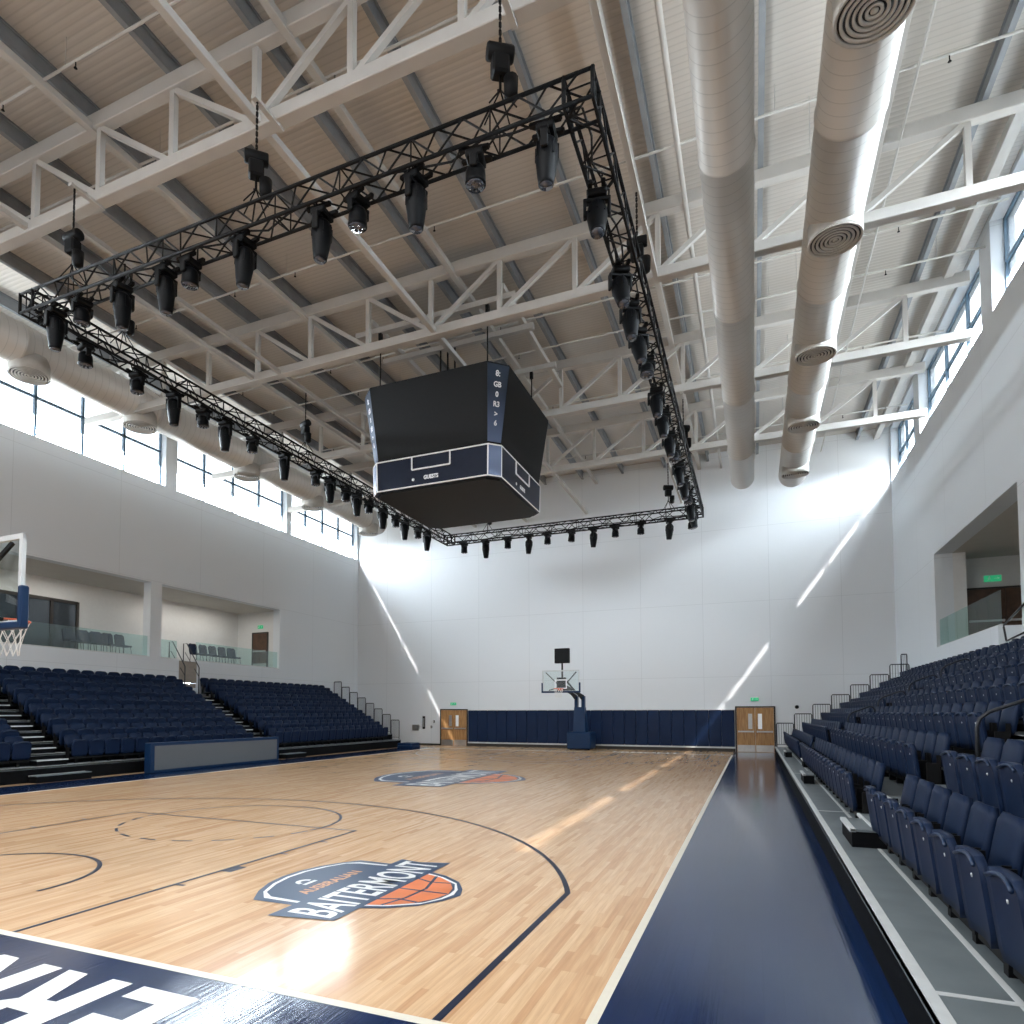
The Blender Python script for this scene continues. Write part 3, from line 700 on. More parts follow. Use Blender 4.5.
for z, hw, c in ((8.52, 2.075, .29), (9.39, 2.095, .29)): rim.tube(octo(hw, c, z), .022, 4, closed=True)
for a, b in zip(B0, B1): rim.beam(a, b, .035)
rim.build('band_outline', M['whitepaint'], band)
for i in range(4):
    R = Matrix.Rotation(i*PI/2, 4, 'Z')
    # screens, corners, outlines, words on the four faces
    def face(z): f = (z-9.40)/(11.6-9.40); return -(2.04+(2.36-2.04)*f)-.012, 1.76+(1.89-1.76)*f
    (y0, w0), (y1, w1) = face(9.48), face(11.55)
    sc = MB(); vs = [(-w0, y0, 9.48), (w0, y0, 9.48), (w1, y1, 11.55), (-w1, y1, 11.55)]
    sc.add([*vs, *[(x, y+.06, z) for x, y, z in vs]], [(0, 1, 2, 3), (4, 7, 6, 5), (0, 4, 5, 1), (1, 5, 6, 2), (2, 6, 7, 3), (3, 7, 4, 0)], mt=R).build('video_screen', M['led'], sb)
    bx = MB()
    for a, b in (((-.6, -2.1, 9.0), (.63, -2.1, 9.0)), ((-.6, -2.1, 9.0), (-.6, -2.1, 9.39)), ((.63, -2.1, 9.0), (.63, -2.1, 9.39))):
        bx.beam(R @ Vector(a), R @ Vector(b), .035)
    bx.build('clock_outline', M['whitepaint'], band)
    text_mesh('band_word', 'GUESTS', .16, M['whitepaint'], band, R @ Matrix.Translation((-.22, -2.085, 8.68)) @ Matrix.Rotation(PI/2, 4, 'X'), offset=.006, xs=.85, ext=.004)
    MB().lathe([(.045, 0), (.045, .01)], 12, R @ Matrix.Translation((-.56, -2.088, 8.71)) @ Matrix.Rotation(PI/2, 4, 'X')).build('band_dot', M['whitepaint'], band)
    # chamfer corner plate between face i and i+1
    a0, a1, b0, b1 = Vector(S0[1]), Vector(S0[2]), Vector(S1[1]), Vector(S1[2])
    nrm = Vector((1, -1, 0)).normalized()*.012
    lerp = lambda p, q, f: p+(q-p)*f
    cp = MB(); lo = [lerp(a0, b0, .04), lerp(a1, b1, .04)]; hi = [lerp(a0, b0, .98), lerp(a1, b1, .98)]
    pts = [R @ (p+nrm) for p in (lo[0], lo[1], hi[1], hi[0])]; pts2 = [R @ (p-nrm) for p in (lo[0], lo[1], hi[1], hi[0])]
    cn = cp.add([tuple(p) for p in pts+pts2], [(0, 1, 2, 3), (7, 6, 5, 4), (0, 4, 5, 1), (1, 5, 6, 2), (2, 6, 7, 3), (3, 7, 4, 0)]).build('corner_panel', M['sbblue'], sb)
    ux = (a1-a0).normalized()
    for q, (s, sz) in enumerate((('8:', .22), ('GB', .2), ('0', .2), ('R3', .2), ('>', .2), ('6', .2))):
        f = (.84, .71, .59, .47, .35, .24)[q]
        cpos = (lerp(a0, b0, f)+lerp(a1, b1, f))/2+nrm*1.4
        uz = (lerp(a0, b0, 1)-a0+lerp(a1, b1, 1)-a1).normalized()
        rot = Matrix((ux, uz, ux.cross(uz))).transposed().to_4x4()
        text_mesh('corner_symbol', s, sz, M['whitepaint'], cn, R @ Matrix.Translation(cpos) @ rot, offset=.006, ext=.003, xs=.9, align='CENTER')
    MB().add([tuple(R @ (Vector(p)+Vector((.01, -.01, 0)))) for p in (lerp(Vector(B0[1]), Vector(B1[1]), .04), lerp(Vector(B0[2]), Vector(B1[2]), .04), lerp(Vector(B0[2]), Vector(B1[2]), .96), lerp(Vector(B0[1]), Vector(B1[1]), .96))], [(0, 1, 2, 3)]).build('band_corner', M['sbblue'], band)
MB().box(-2.0, 2.0, -2.0, 2.0, 11.59, 11.65).build('top_plate', M['black'], sb)
for x, y in ((-1.75, -2.0), (1.75, -2.0), (-1.75, 2.0), (1.75, 2.0)): MB().tube([(x, y, 11.5), (x, y, 13.25)], .022, 6).box(x-.05, x+.05, y-.05, y+.05, 13.2, 13.42).build('hanger_cable', M['black'], sb)
for x in (-.5, -.25, 0): MB().tube([(x, -.4, 11.5), (x, -.4, 13.42)], .03, 6).build('data_cable', M['black'], sb)
gr = thing('hanging_beam_frame', 'white steel beam frame holding the scoreboard cables', 'beam frame')
for y in (SC[1]-2, SC[1]+2, SC[1]-.4): MB().box(SC[0]-2.6, SC[0]+2.6, y-.08, y+.08, 13.42, 13.58).build('cross_beam', M['steel'], gr)
for x in (-1.9, 2.3): MB().box(x-.08, x+.08, TY[2]+.13, TY[3]-.13, 13.58, 13.74).build('bearer_beam', M['steel'], gr)

# ------------------------------------------------------------------ basketball goals
def goal():
    t = thing('basketball_goal', 'x', 'basketball goal')
    # local: board face at y=0 looking -Y, origin on the floor below the board
    MB().box(-.40, .84, 2.5, 3.75, .05, .92, ch=.05).build('padded_base', M['padblue'], t)
    wh = MB()
    for sx in (-.25, .7):
        for yy in (2.7, 3.55): wh.lathe([(.05, -.03), (.05, .03)], 12, Matrix.Translation((sx, yy, .05)) @ Matrix.Rotation(PI/2, 4, 'Y'))
    wh.build('caster', M['black'], t)
    tw = MB(); vs = [(-.08, 2.55, .92), (.56, 2.55, .92), (.56, 3.2, .92), (-.08, 3.2, .92), (-.04, 2.7, 2.2), (.48, 2.7, 2.2), (.48, 3.1, 2.2), (-.04, 3.1, 2.2)]
    tw.add(vs, [(0, 3, 2, 1), (4, 5, 6, 7), (0, 1, 5, 4), (1, 2, 6, 5), (2, 3, 7, 6), (3, 0, 4, 7)])
    for s in (-1, 1): tw.box(.22+s*.18-.08, .22+s*.18+.08, 2.72, 3.05, 2.18, 2.78, ch=.03)
    tw.build('padded_tower', M['padblue'], t)
    a = MB()
    for s in (-1, 1):
        a.beam((.22+s*.18, 2.85, 2.75), (s*.12, .25, 3.2), .1, .12); a.beam((.22+s*.18, 2.95, 2.5), (s*.12, .25, 3.55), .06)
        a.beam((s*.12, .22, 3.2), (s*.75, .05, 3.85), .04); a.beam((s*.12, .22, 3.15), (s*.6, .05, 2.98), .04)
    a.box(-.2, .2, .04, .28, 2.95, 3.6); a.beam((0, .3, 3.5), (0, .3, 4.35), .07)
    a.build('support_arm', M['black'], t)
    fr = MB()
    for x0, x1, z0, z1 in ((-.915, .915, 3.89, 3.95), (-.915, .915, 2.9, 2.96), (-.915, -.86, 2.9, 3.95), (.86, .915, 2.9, 3.95)): fr.box(x0, x1, 0, .045, z0, z1)
    bd = fr.build('board_frame', M['alu'], t)
    MB().box(-.87, .87, .012, .026, 2.95, 3.9).build('board_glass', M['glass'], bd)
    tg = MB()
    for x0, x1, z0, z1 in ((-.3, .3, 3.45, 3.5), (-.3, .3, 3.05, 3.1), (-.3, -.25, 3.05, 3.5), (.25, .3, 3.05, 3.5)): tg.box(x0, x1, .006, .012, z0, z1)
    tg.build('target_square', M['whitepaint'], bd)
    pd = MB().box(-.95, .95, -.03, .07, 2.86, 2.945, ch=.015)
    for s in (-1, 1): pd.box(s*.92-.035, s*.92+.035, -.03, .07, 2.86, 3.35, ch=.015)
    pd.build('edge_pad', M['padblue'], t)
    r = MB().tube([(.23*math.cos(2*PI*i/32), -.38+.23*math.sin(2*PI*i/32), 3.05) for i in range(32)], .012, 8, closed=True)
    r.box(-.1, .1, -.15, .0, 2.97, 3.06); r.beam((-.08, -.1, 3.0), (-.12, -.18, 3.05), .02); r.beam((.08, -.1, 3.0), (.12, -.18, 3.05), .02)
    rim = r.build('rim', M['rim'], t)
    nt = MB(); rows = [(3.04, .225), (2.93, .19), (2.82, .155), (2.72, .135), (2.62, .13)]
    for q in range(12):
        for i in range(4):
            for s in (1, -1):
                a0 = 2*PI*(q+.5*(i % 2))/12; a1 = a0+s*PI/12
                nt.tube([(rows[i][1]*math.cos(a0), -.38+rows[i][1]*math.sin(a0), rows[i][0]), (rows[i+1][1]*math.cos(a1), -.38+rows[i+1][1]*math.sin(a1), rows[i+1][0])], .006, 4)
    nt.build('net', M['net'], rim)
    sc = MB().box(-.36, .36, .2, .42, 4.3, 5.02, ch=.02).build('shot_clock', M['black'], t)
    MB().box(-.31, .31, .19, .2, 4.35, 4.97).build('clock_face', M['led'], sc)
    remember(t); return t
G = goal(); G.location = (0, 26.8, 0); G['label'] = 'glass-board basketball goal on navy padded base before the far wall pads'
dup(G, (0, 1.03, 0), PI, 'near basketball goal, only its glass board edge, rim and net show')

# courtside LED board
t = thing('courtside_board', 'low grey display board in a navy frame along the sideline below the seats', 'display board', (0, 0, 0))
MB().box(-9.12, -8.84, 11.15, 17.2, .002, .96, ch=.02).build('board_casing', M['padblue'], t)
MB().box(-8.84, -8.825, 11.3, 17.05, .1, .86).build('display_panel', M['matte'], t)

# ------------------------------------------------------------------ seats
def panel(w, h, th, curve, rtop, rbot, nx=9, nz=7):
    # curved plate in the local YZ plane with rounded corners, thickness along X
    out = []
    for j in range(nz+1):
        v = j/nz; z = v*h; ww = w/2
        if z > h-rtop: ww = w/2-rtop+math.sqrt(max(0, rtop**2-(z-(h-rtop))**2))
        if z < rbot: ww = w/2-rbot+math.sqrt(max(0, rbot**2-(rbot-z)**2))
        out.append((z, max(ww, .02)))
    vs = []; row = nx+1
    for side in (0, 1):
        for z, ww in out:
            for i in range(row):
                u = -1+2*i/nx; x = -curve*(u*u)+side*th
                vs.append((x, u*ww, z))
    m = MB(); n1 = row*(nz+1); fs = []
    for j in range(nz):
        for i in range(nx):
            a = j*row+i; fs.append((a, a+row, a+row+1, a+1)); b = a+n1; fs.append((b, b+1, b+row+1, b+row))
    for i in range(nx): fs.append((i, i+1, i+1+n1, i+n1)); a = nz*row+i; fs.append((a+1, a, a+n1, a+1+n1))
    for j in range(nz): a = j*row; fs.append((a+row, a, a+n1, a+row+n1)); b = a+nx; fs.append((b, b+row, b+row+n1, b+n1))
    return vs, fs
def seat():
    t = thing('folding_seat', 'x', 'seat')
    # local: -X faces the court, z = 0 on the deck
    vs, fs = panel(.50, .50, .05, .018, .07, .05)
    mt = Matrix.Translation((-.02, 0, .20)) @ Matrix.Rotation(-.12, 4, 'Y')
    sp = MB().add(vs, fs, True, mt)
    # rolled front lip along the top
    pn = sp.build('seat_pan', M['plastic'], t)
    MB().tube([mt @ Vector((-.012-.018*(u*u), u*.19, .49-.035*u*u)) for u in (-1, -.6, -.2, .2, .6, 1)], .012, 6).build('seat_lip', M['plasticedge'], pn)
    MB().lathe([(.013, 0), (.013, .004)], 8, mt @ Matrix.Translation((-.002, 0, .36)) @ Matrix.Rotation(-PI/2, 4, 'Y')).build('number_disc', M['alu'], pn)
    vs, fs = panel(.50, .44, .045, -.03, .075, .04)
    MB().add(vs, fs, True, Matrix.Translation((.19, 0, .42)) @ Matrix.Rotation(.20, 4, 'Y')).build('backrest', M['plastic'], t)
    b = MB()
    for s in (-1, 1):
        b.box(.06, .22, s*.25-.014, s*.25+.014, .14, .46, ch=.006); b.box(.17, .22, s*.25-.012, s*.25+.012, .4, .56)
    b.box(.02, .22, -.265, .265, .12, .18); b.box(.08, .16, -.04, .04, 0, .14)
    b.build('seat_bracket', M['black'], t)
    remember(t); return t
S0 = seat(); seat_used = False
RF, RRUN, RRISE, RZ0, RN = 9.28, .72, .41, .40, 7
LF, LRUN, LRISE, LZ0, LN = -9.62, .55, .315, .42, 8
PITCH = .545; RPITCH = .60
seats = []
# grey-platform bank: (y0, y1) blocks between aisles; near block counted away from its aisle
RBLK = [('near', 4.95, -1.2, -1), ('middle', 6.3, 16.5, 1), ('far', 17.6, 28.0, 1)]
for i in range(RN):
    for nm, a, b, d in RBLK:
        n = int(abs(b-a)/RPITCH)
        for q in range(n):
            y = a+d*(q+.5)*RPITCH
            seats.append((RF+RRUN*i+.42, y, RZ0+RRISE*i, 0, '%s navy seat from the aisle, %s row, %s block above the grey platform' % (ordn(q+1), ordn(i+1), nm), 'navy seats above the grey platform'))
LBLK = [('end', 8.15, 5.0, -1), ('long', 9.3, 17.05, 1), ('far', 18.2, 28.0, 1)]
for i in range(LN):
    for nm, a, b, d in LBLK:
        n = int(abs(b-a)/PITCH)
        for q in range(n):
            y = a+d*(q+.5)*PITCH
            seats.append((LF-LRUN*i-.34, y, LZ0+LRISE*i, PI, '%s navy seat from the aisle, %s row, %s block behind the courtside board' % (ordn(q+1), ordn(i+1), nm), 'navy seats behind the courtside board'))
cam = (8.478, -3.7225, 1.912)
def rank(s):
    dx, dy, dz = s[0]-cam[0], s[1]-cam[1], s[2]+.5-cam[2]
    d = math.sqrt(dx*dx+dy*dy+dz*dz)
    # width seen is along Y, foreshortened for the bank beside the camera
    fw = (-math.sin(.4122)*dx+math.cos(.4122)*dy); rt = (math.cos(.4122)*dx+math.sin(.4122)*dy)
    vis = fw > .5 and -.80 < rt/fw < .93
    return (0 if vis else 1, d)
seats.sort(key=rank)
NIND = 318
seats = [s for s in seats if rank(s)[0] == 0 or rank(s)[1] < 5.5]
for i, (x, y, z, rz, lab, g) in enumerate(seats[:NIND]):
    if i == 0: S0.location = (x, y, z); S0.rotation_euler = (0, 0, rz); S0['label'] = lab; S0['group'] = g
    else: dup(S0, (x, y, z), rz, lab, g, ('number_disc',) if rz else None)
rest = seats[NIND:]
parts = {'seat_pan': [], 'backrest': [], 'seat_bracket': []}
src = {o.name.split('.')[0]: o.data for o in S0.children}
rs = thing('folding_seats_beyond', 'remaining rows of small navy folding seats farther up both stands', 'seats'); rs['kind'] = 'stuff'
for pn in ('seat_pan', 'backrest', 'seat_bracket'):
    me = src[pn]; V = [v.co.copy() for v in me.vertices]; F = [tuple(p.vertices) for p in me.polygons]
    b = MB()
    for x, y, z, rz, *_ in rest: b.add(V, F, pn != 'seat_bracket', Matrix.Translation((x, y, z)) @ Matrix.Rotation(rz, 4, 'Z'))
    o = b.build(pn, M['black'] if pn == 'seat_bracket' else M['plastic'], rs); o['kind'] = 'stuff'

# ------------------------------------------------------------------ telescopic stands
def stand(name, label, front, run, rise, z0, n, s, y0, y1, aisles, wall):
    t = thing(name, label, 'bleacher')
    X = lambda a, b: tuple(sorted((front+s*a, front+s*b)))
    for i in range(n):
        a = i*run; b = (i+1)*run if i < n-1 else abs(wall-front)-.01; z = z0+rise*i
        xa, xb = X(a+.0, b)
        dk = MB().box(xa, xb, y0, y1, z-.06, z).build('deck', M['deck'], t)
        na, nb = X(a, a+.07); nz = MB().box(na, nb, y0, y1, z-.045, z+.006).build('nosing', M['alu'], dk)
        ra, rb = X(a+.03, a+.06); MB().box(ra, rb, y0, y1, 0 if i == 0 else z-rise, z-.06).build('riser', M['riser'], dk)
        if i == 0:
            j = MB()
            for yy in (.6, 7.8, 14.6, 21.3): 
                if y0 < yy < y1 and s > 0: j.box(front+.07, front+run-.05, yy-.025, yy+.025, z, z+.003)
            if s > 0:
                j.box(front+.42, front+.46, y0, y1, z, z+.0025); j.build('deck_joint', M['alu'], dk)
        if i:
            for ya, yb in aisles:
                # half step in the aisle
                sa, sb_ = X(a-.30, a+.03)
                st = MB().box(sa, sb_, ya+.12, yb-.12, z-rise, z-rise/2-.02).build('aisle_step', M['riser'], t)
                ta, tb_ = X(a-.31, a+.03); MB().box(ta, tb_, ya+.1, yb-.1, z-rise/2-.02, z-rise/2).build('step_tread', M['deck'], st)
                qa, qb = X(a-.325, a-.29); MB().box(qa, qb, ya+.1, yb-.1, z-rise/2-.03, z-rise/2+.004).build('step_nosing', M['alu'], st)
    # closed ends
    for yy in (y0, y1):
        e = MB()
        for i in range(n):
            xa, xb = X(i*run+.02, (i+1)*run if i < n-1 else abs(wall-front)-.02); e.box(xa, xb, yy-.015, yy+.015, 0, z0+rise*i-.06)
        e.build('end_panel', M['riser'], t)
    for k2, (ya, yb) in enumerate(aisles):
        pass
    return t
R_AISLE = [(4.97, 6.28), (16.52, 17.58)]; L_AISLE = [(8.17, 9.28), (17.07, 18.17)]
stand('telescopic_stand', 'grey-decked retractable stand rising from the wide platform beside the bare navy apron', RF, RRUN, RRISE, RZ0, RN, 1, -5.0, 28.4, R_AISLE, XR)
stand('telescopic_stand', 'retractable stand of black risers rising behind the courtside display board', LF, LRUN, LRISE, LZ0, LN, -1, 3.0, 28.4, L_AISLE, XL)
# front walkway extension to the far end
# step blocks
def step_block(x0, x1, y0, y1, z0, z1, label):
    t = thing('step_block', label, 'step', (0, 0, 0), 0, 'loose step blocks')
    MB().box(x0, x1, y0, y1, z0, z1-.025).build('step_body', M['riser'], t)
    MB().box(x0-.01, x1, y0-.01, y1+.01, z1-.025, z1).build('step_top', M['deck'], t)
    MB().box(x0-.02, x0+.04, y0-.01, y1+.01, z1-.03, z1+.004).build('step_edge', M['alu'], t)
step_block(9.46, 9.80, 4.85, 5.75, RZ0, RZ0+.2, 'grey-topped step block on the platform at the end of the near seat block')
step_block(9.42, 9.62, 12.0, 13.0, RZ0, RZ0+.2, 'small pale step block farther along the platform before the seats')
step_block(9.42, 9.62, 21.0, 22.0, RZ0, RZ0+.2, 'smallest step block on the platform near the far door')
step_block(-9.6, -9.28, 7.9, 9.5, 0, .2, 'low black step at the foot of the aisle before the courtside board')
step_block(-9.6, -9.28, 18.2, 19.5, 0, .2, 'low black step at the aisle foot just past the courtside board')

# guard rails at the far ends
def guard(x0, x1, zb, zt, y, label, grp, loop=False):
    t = thing('guard_rail', label, 'railing', (0, 0, 0), 0, grp)
    f = MB().tube([(x0, y, zb), (x0, y, zt-.05), (x0+(x1-x0)*.06, y, zt), (x1-(x1-x0)*.04, y, zt), (x1, y, zt-.04), (x1, y, zb)], .022, 8).tube([(x0, y, zb+.12), (x1, y, zb+.12)], .014, 6)
    f.build('rail_frame', M['rail'], t)
    b = MB(); n = 6 if not loop else 2
    for i in range(1, n+1): x = x0+(x1-x0)*i/(n+1); b.tube([(x, y, zb+.12), (x, y, zt)], .009, 5)
    b.build('rail_bar', M['rail'], t)
for i in range(RN):
    guard(RF+RRUN*i+.08, RF+RRUN*(i+1)+.03, RZ0+RRISE*i, RZ0+RRISE*i+1.05, 28.25, 'black barred guard rail at far end of grey platform stand, %s step up' % ordn(i+1), 'guard rails on the grey platform stand')
guard(RF+RRUN*RN-.26, RF+RRUN*RN-.06, RZ0+RRISE*(RN-1), RZ0+RRISE*(RN-1)+1.45, 28.1, 'narrow arched guard rail topping the far end of the grey platform stand', 'guard rails on the grey platform stand', True)
for i in range(LN):
    guard(LF-LRUN*i-.04, LF-LRUN*(i+1)-.0, LZ0+LRISE*i, LZ0+LRISE*i+1.08, 28.25, 'thin dark guard rail, far end of stand behind display board, %s step up' % ordn(i+1), 'guard rails on the display board stand')
# aisle hand rails
def hoop(x, y, z, s, label, grp):
    t = MB().tube([(x, y, z), (x, y, z+.52), (x+s*.03, y, z+.62), (x+s*.12, y, z+.70), (x+s*.52, y, z+.86), (x+s*.60, y, z+.84), (x+s*.64, y, z+.76), (x+s*.64, y, z+.30)], .022, 8)
    tag(t.build('aisle_handrail', M['rail']), label, 'handrail', grp)
for i in range(2, RN-1):
    for j, (ya, yb) in enumerate(R_AISLE):
        hoop(RF+RRUN*i+.12, (ya+yb)/2, RZ0+RRISE*i, 1, 'bent black handrail on the %s tier of the %s aisle, grey platform stand' % (ordn(i+1), ('near', 'far')[j]), 'aisle handrails')

# ------------------------------------------------------------------ balconies' glass, chairs, stairs
def balustrade(x, y0, y1, z, hgt, npan, label):
    t = thing('glass_balustrade', label, 'balustrade')
    w = (y1-y0)/npan
    for i in range(npan): MB().box(x-.008, x+.008, y0+i*w+.012, y0+(i+1)*w-.012, z, z+hgt).build('glass_panel', M['baluglass'], t)
    MB().box(x-.03, x+.03, y0, y1, z-.0, z+.05).build('base_channel', M['alu'], t)
balustrade(XL-.12, 3.25, 15.58, 4.2, .86, 7, 'long green-tinted glass balustrade before the dark balcony glazing')
balustrade(XL-.12, 18.12, 23.58, 4.2, .86, 4, 'green-tinted glass balustrade past the stair, before the row of balcony chairs')
balustrade(XL-.12, 16.17, 17.08, 4.2, .80, 1, 'narrow glass balustrade between white column and balcony stair')
balustrade(XR+.10, 17.65, 23.86, 4.2, .96, 6, 'green-tinted glass balustrade of the balcony over the grey platform stand')
def lounge_chair():
    t = thing('balcony_chair', 'x', 'chair')
    vs, fs = panel(.5, .5, .05, -.03, .09, .04)
    MB().add(vs, fs, True, Matrix.Translation((-.2, 0, .42)) @ Matrix.Rotation(-.18, 4, 'Y')).build('backrest', M['plastic'], t)
    MB().box(-.18, .24, -.25, .25, .40, .46, ch=.02).build('seat', M['plastic'], t)
    for a in (-1, 1):
        for b in (-1, 1): MB().tube([(.02+a*.17, b*.21, .4), (.04+a*.2, b*.22, 0)], .012, 6).build('leg', M['black'], t)
    remember(t); return t
LC = lounge_chair(); cp = [(14.9+.55*0-.0, 'a')]; ys = [12.95, 13.5, 14.05, 14.6, 15.15]; ys2 = [19.0, 19.6, 20.2, 20.8, 21.4]
for i, y in enumerate(ys+ys2):
    lab = ('%s dark chair behind the glass beside the dark glazing' % ordn(i+1)) if i < 5 else ('%s blue chair from the stair behind the balcony glass' % ordn(i-4))
    g = 'balcony chairs beside the glazing' if i < 5 else 'balcony chairs beside the stair'
    if i == 0: LC.location = (-15.2, y, 4.2); LC['label'] = lab; LC['group'] = g
    else: dup(LC, (-15.2, y, 4.2), random.uniform(-.15, .15), lab, g)
# stair from the balcony down to the aisle (display board stand)
ztop = LZ0+LRISE*(LN-1)
st = thing('balcony_stair', 'short beige stair with black handrails from balcony down to the seats', 'stair')
for i in range(5):
    z1 = 3.22+.24*i; MB().box(XL-WT+.005, XL-.06-.07*i, 17.105, 18.095, 3.002 if i == 0 else z1-.24+.001, z1-.03).build('stair_step', M['beige'], st)
MB().box(XL-.04, XL-.012, 17.11, 18.09, 3.24, 4.15).build('stair_panel', M['beige'], st)
hr = MB()
for y in (17.2, 17.98): hr.tube([(XL-.7, y, 4.2), (XL-.7, y, 5.0), (XL-.5, y, 5.0), (XL+.25, y, 3.9), (XL+.25, y, ztop+.02)], .022, 8).tube([(XL-.6, y, 4.6), (XL+.25, y, 3.5)], .015, 6)
hr.build('handrail', M['rail'], st)
# right balcony stair hand rail and parapet return
t = thing('balcony_ramp_rail', 'bent black handrail beside the balcony opening over the grey platform stand', 'handrail')
MB().tube([(XR-.05, 15.1, 4.58), (XR-.05, 16.99, 4.14), (XR-.05, 17.0, 4.1), (XR-.05, 16.85, 3.74), (XR-.05, 16.82, 3.72), (XR-.05, 15.1, 3.84)], .024, 8).build('rail_tube', M['rail'], t)
for yy, zz in ((15.5, 4.485), (15.5, 3.81)): MB().tube([(XR-.05, yy, zz), (XR-.001, yy, zz)], .012, 6).build('rail_bracket', M['rail'], t)
t = thing('notch_steps', 'white steps in the notch of the balcony parapet over the grey platform stand', 'steps')
MB().box(XR+.2, XR+.54+.44, 15.93, 17.59, 3.303, 3.6).build('step', M['plaster'], t); MB().box(XR+.54, XR+.54+.44, 15.93, 17.59, 3.601, 3.9).build('step', M['plaster'], t); MB().box(XR+.54+.40, XR+.54+.449, 15.93, 17.59, 3.901, 4.19).build('step', M['plaster'], t)

# exit signs and small wall fittings
def exit_sign(x, y, z, w, h, label):
    t = thing('exit_sign', label, 'exit sign', (x, y, z))
    MB().box(-w/2, w/2, -.05, 0, -h/2, h/2, ch=.008).build('sign_case', M['green'], t)
    s = MB(); k3 = h*.36; yy = -.054
    def bar(a, b, wd): s.beam((a[0], yy, a[1]), (b[0], yy, b[1]), wd, .006)
    x0 = -w*.22
    s.lathe([(k3*.22, -.003), (k3*.22, .003)], 10, Matrix.Translation((x0+k3*.15, yy, k3*.75)) @ Matrix.Rotation(PI/2, 4, 'X'))
    bar((x0+k3*.05, k3*.45), (x0-k3*.1, -k3*.2), k3*.3); bar((x0-k3*.1, -k3*.2), (x0+k3*.45, -k3*.5), k3*.2); bar((x0-k3*.1, -k3*.2), (x0-k3*.6, -k3*.8), k3*.2)
    bar((x0, k3*.35), (x0+k3*.6, k3*.1), k3*.16); bar((x0, k3*.35), (x0-k3*.55, k3*.05), k3*.16)
    bar((w*.08, 0), (w*.38, 0), k3*.2); bar((w*.26, k3*.45), (w*.38, 0), k3*.2); bar((w*.26, -k3*.45), (w*.38, 0), k3*.2)
    s.build('sign_symbol', M['whitepaint'], t)
exit_sign(8.5, YF, 2.56, .36, .16, 'green running-man exit sign above the double door beside the navy apron')
exit_sign(-7.6, YF, 2.42, .36, .16, 'green running-man exit sign above the double door by the display board stand')
exit_sign(-15.72, 23.9, 6.5, .34, .18, 'small green exit sign over the single balcony door past the chairs')
exit_sign(16.4, 25.2, 6.72, .5, .22, 'bright green exit sign over the balcony double door above the grey platform stand')
def box_on_wall(name, x0, x1, z0, z1, m, label, cat):
    t = thing(name, label, cat, ((x0+x1)/2, YF, (z0+z1)/2)); w = (x1-x0)/2; h = (z1-z0)/2
    MB().box(-w, w, -.06, 0, -h, h, ch=.008).build('case', m, t); MB().box(-w*.7, w*.7, -.066, -.06, -h*.7, h*.7).build('cover', M['metal'], t)
box_on_wall('control_panel', -10.3, -9.85, .85, 1.2, M['metal'], 'grey control panel low on the far wall beside the guard rails', 'panel')
box_on_wall('phone_cabinet', -9.6, -9.45, .95, 1.7, M['dark'], 'tall narrow dark box on the far wall near the wooden door', 'box')
box_on_wall('light_switch', -9.08, -8.98, 1.0, 1.14, M['dark'], 'small dark switch plate on the far wall, lower of two', 'switch')
box_on_wall('light_switch', -8.90, -8.80, 1.32, 1.46, M['dark'], 'small dark switch plate on the far wall, upper of two', 'switch')
t = thing('wall_bell', 'round black bell on the far wall beside the door by the apron', 'bell', (10.33, YF, 2.18))
MB().lathe([(.09, 0), (.09, .03), (.05, .06)], 16, Matrix.Rotation(PI/2, 4, 'X')).build('bell_dome', M['black'], t)
# stray folded seats and crate at the far foot of the display board stand
t = thing('folded_mat', 'dark blue folded mat lying at the far foot of the display board stand', 'mat', (-8.75, 27.7, 0))
MB().box(-.45, .45, -.5, .5, 0, .14, ch=.03).box(-.43, .43, -.48, .48, .145, .28, ch=.03).build('mat_pad', M['padblue'], t)

# ------------------------------------------------------------------ light
w = bpy.data.worlds.new('sky'); bpy.context.scene.world = w; w.use_nodes = True
bg = w.node_tree.nodes['Background']; bg.inputs['Color'].default_value = (.80, .91, 1, 1); bg.inputs['Strength'].default_value = 76
wn = w.node_tree; tcw = wn.nodes.new('ShaderNodeTexCoord'); spw = wn.nodes.new('ShaderNodeSeparateXYZ'); rw = wn.nodes.new('ShaderNodeValToRGB')
mrw = wn.nodes.new('ShaderNodeMapRange'); mrw.inputs['From Min'].default_value = -.06; mrw.inputs['From Max'].default_value = .04
wn.links.new(tcw.outputs['Generated'], spw.inputs[0]); wn.links.new(spw.outputs['Z'], mrw.inputs['Value']); wn.links.new(mrw.outputs[0], rw.inputs[0])
rw.color_ramp.elements[0].color = (.17, .18, .18, 1); rw.color_ramp.elements[1].color = (.80, .91, 1, 1)   # pale ground below a bright overcast sky
wn.links.new(rw.outputs[0], bg.inputs['Color'])
def area(name, loc, rot, sx, sy, power, col=(1, 1, 1), portal=False):
    l = bpy.data.lights.new(name, 'AREA'); l.shape = 'RECTANGLE'; l.size = sx; l.size_y = sy; l.energy = power; l.color = col
    o = bpy.data.objects.new(name, l); C.objects.link(o); o.location = loc; o.rotation_euler = rot
    if portal: l.cycles.is_portal = True
    return o
for a, b in L_WIN: area('sky_portal', (XL-WT-.02, (a+b)/2, (L_SILL+L_HEAD)/2), (0, -PI/2, 0), L_HEAD-L_SILL, b-a, 1, portal=True)
for a, b in R_WIN: area('sky_portal', (XR+WT+.14, (a+b)/2, (R_SILL+R_HEAD)/2), (0, PI/2, 0), R_HEAD-R_SILL, b-a, 1, portal=True)
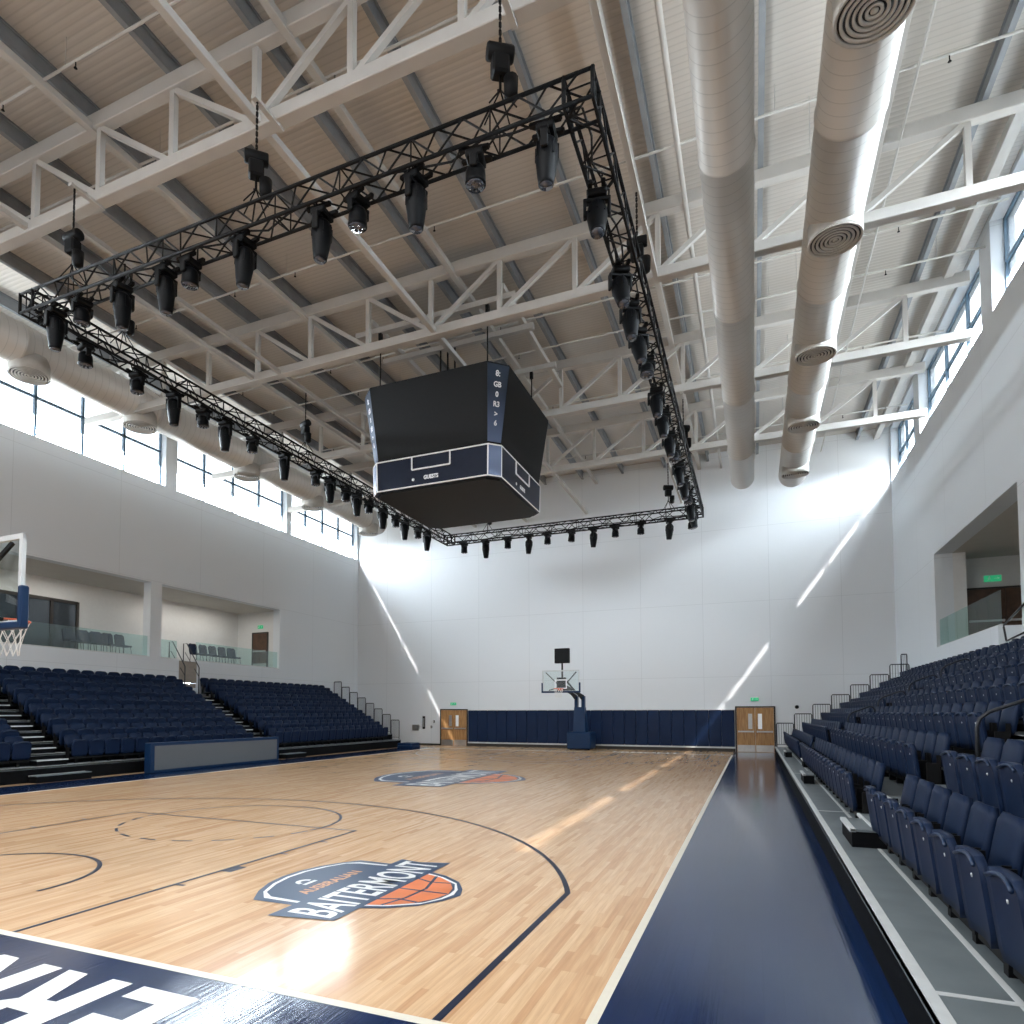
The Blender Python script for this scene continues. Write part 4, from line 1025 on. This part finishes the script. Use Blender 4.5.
def sun(name, d, e, ang, col):
    l = bpy.data.lights.new(name, 'SUN'); l.energy = e; l.angle = ang; l.color = col
    o = bpy.data.objects.new(name, l); C.objects.link(o); o.rotation_euler = Vector(d).to_track_quat('-Z', 'Y').to_euler()
sun('low_sun', (.71, 1, -1.22), 6.5, .012, (1, .97, .92)); sun('reflected_sun', (-.93, 1, -1.31), 6.5, .012, (1, .97, .93))
# unseen fill light added overhead at the camera end of the hall
area('hall_fill', (0, -4.0, 14.0), (0, 0, 0), 16, 3, 2350, (.97, .985, 1))
area('balcony_lamp', (-15.8, 10, 7.2), (0, 0, 0), 1.0, 9, 110, (1, .95, .88)); area('balcony_lamp', (-15.8, 20, 7.2), (0, 0, 0), 1.0, 5, 75, (1, .95, .88))
area('balcony_lamp', (16.6, 18, 7.4), (0, 0, 0), 1.2, 6, 22, (1, .95, .88))

# fill spots added below four far-end fixtures to brighten the far floor
for x in (-3.17, -1.0, 2.03, 5.3):
    l = bpy.data.lights.new('far_floor_fill', 'SPOT'); l.energy = 480; l.spot_size = 2.2; l.spot_blend = 1; l.shadow_soft_size = .05; l.color = (1, .96, .9)
    o = bpy.data.objects.new('far_floor_fill', l); C.objects.link(o); o.location = (x, RY1, RZ-.03-.36-.46); o.rotation_euler = (-.12, 0, 0)
# fill light added above the ducts to brighten the ceiling
for x, z, e in ((10.16, 12.72, 150), (8.2, 12.6, 210), (-12.05, 13.98, 80)):
    area('ceiling_fill', (x, 12, z), (PI, 0, 0), .25, 28, e, (.86, .94, 1))
# ------------------------------------------------------------------ camera
cd = bpy.data.cameras.new('camera'); co = bpy.data.objects.new('camera', cd); C.objects.link(co)
f, cx, cy, pitch, yaw = 655.146, 467.563, 682.081, .0466, .4122
cd.sensor_fit = 'HORIZONTAL'; cd.sensor_width = 36; cd.lens = f*36/1024
cd.shift_x = (512-cx)/1024; cd.shift_y = (cy-512)/1024
cd.clip_start = .05; cd.clip_end = 200
co.location = cam; co.rotation_euler = (PI/2+pitch, 0, yaw)
sc = bpy.context.scene; sc.camera = co
sc.view_settings.view_transform = 'Standard'; sc.view_settings.look = 'None'; sc.view_settings.exposure = 0
try:
    sc.cycles.use_denoising = True; sc.cycles.max_bounces = 8; sc.cycles.diffuse_bounces = 5; sc.cycles.glossy_bounces = 3; sc.cycles.transparent_max_bounces = 12
    sc.cycles.sample_clamp_indirect = 6
except Exception: pass
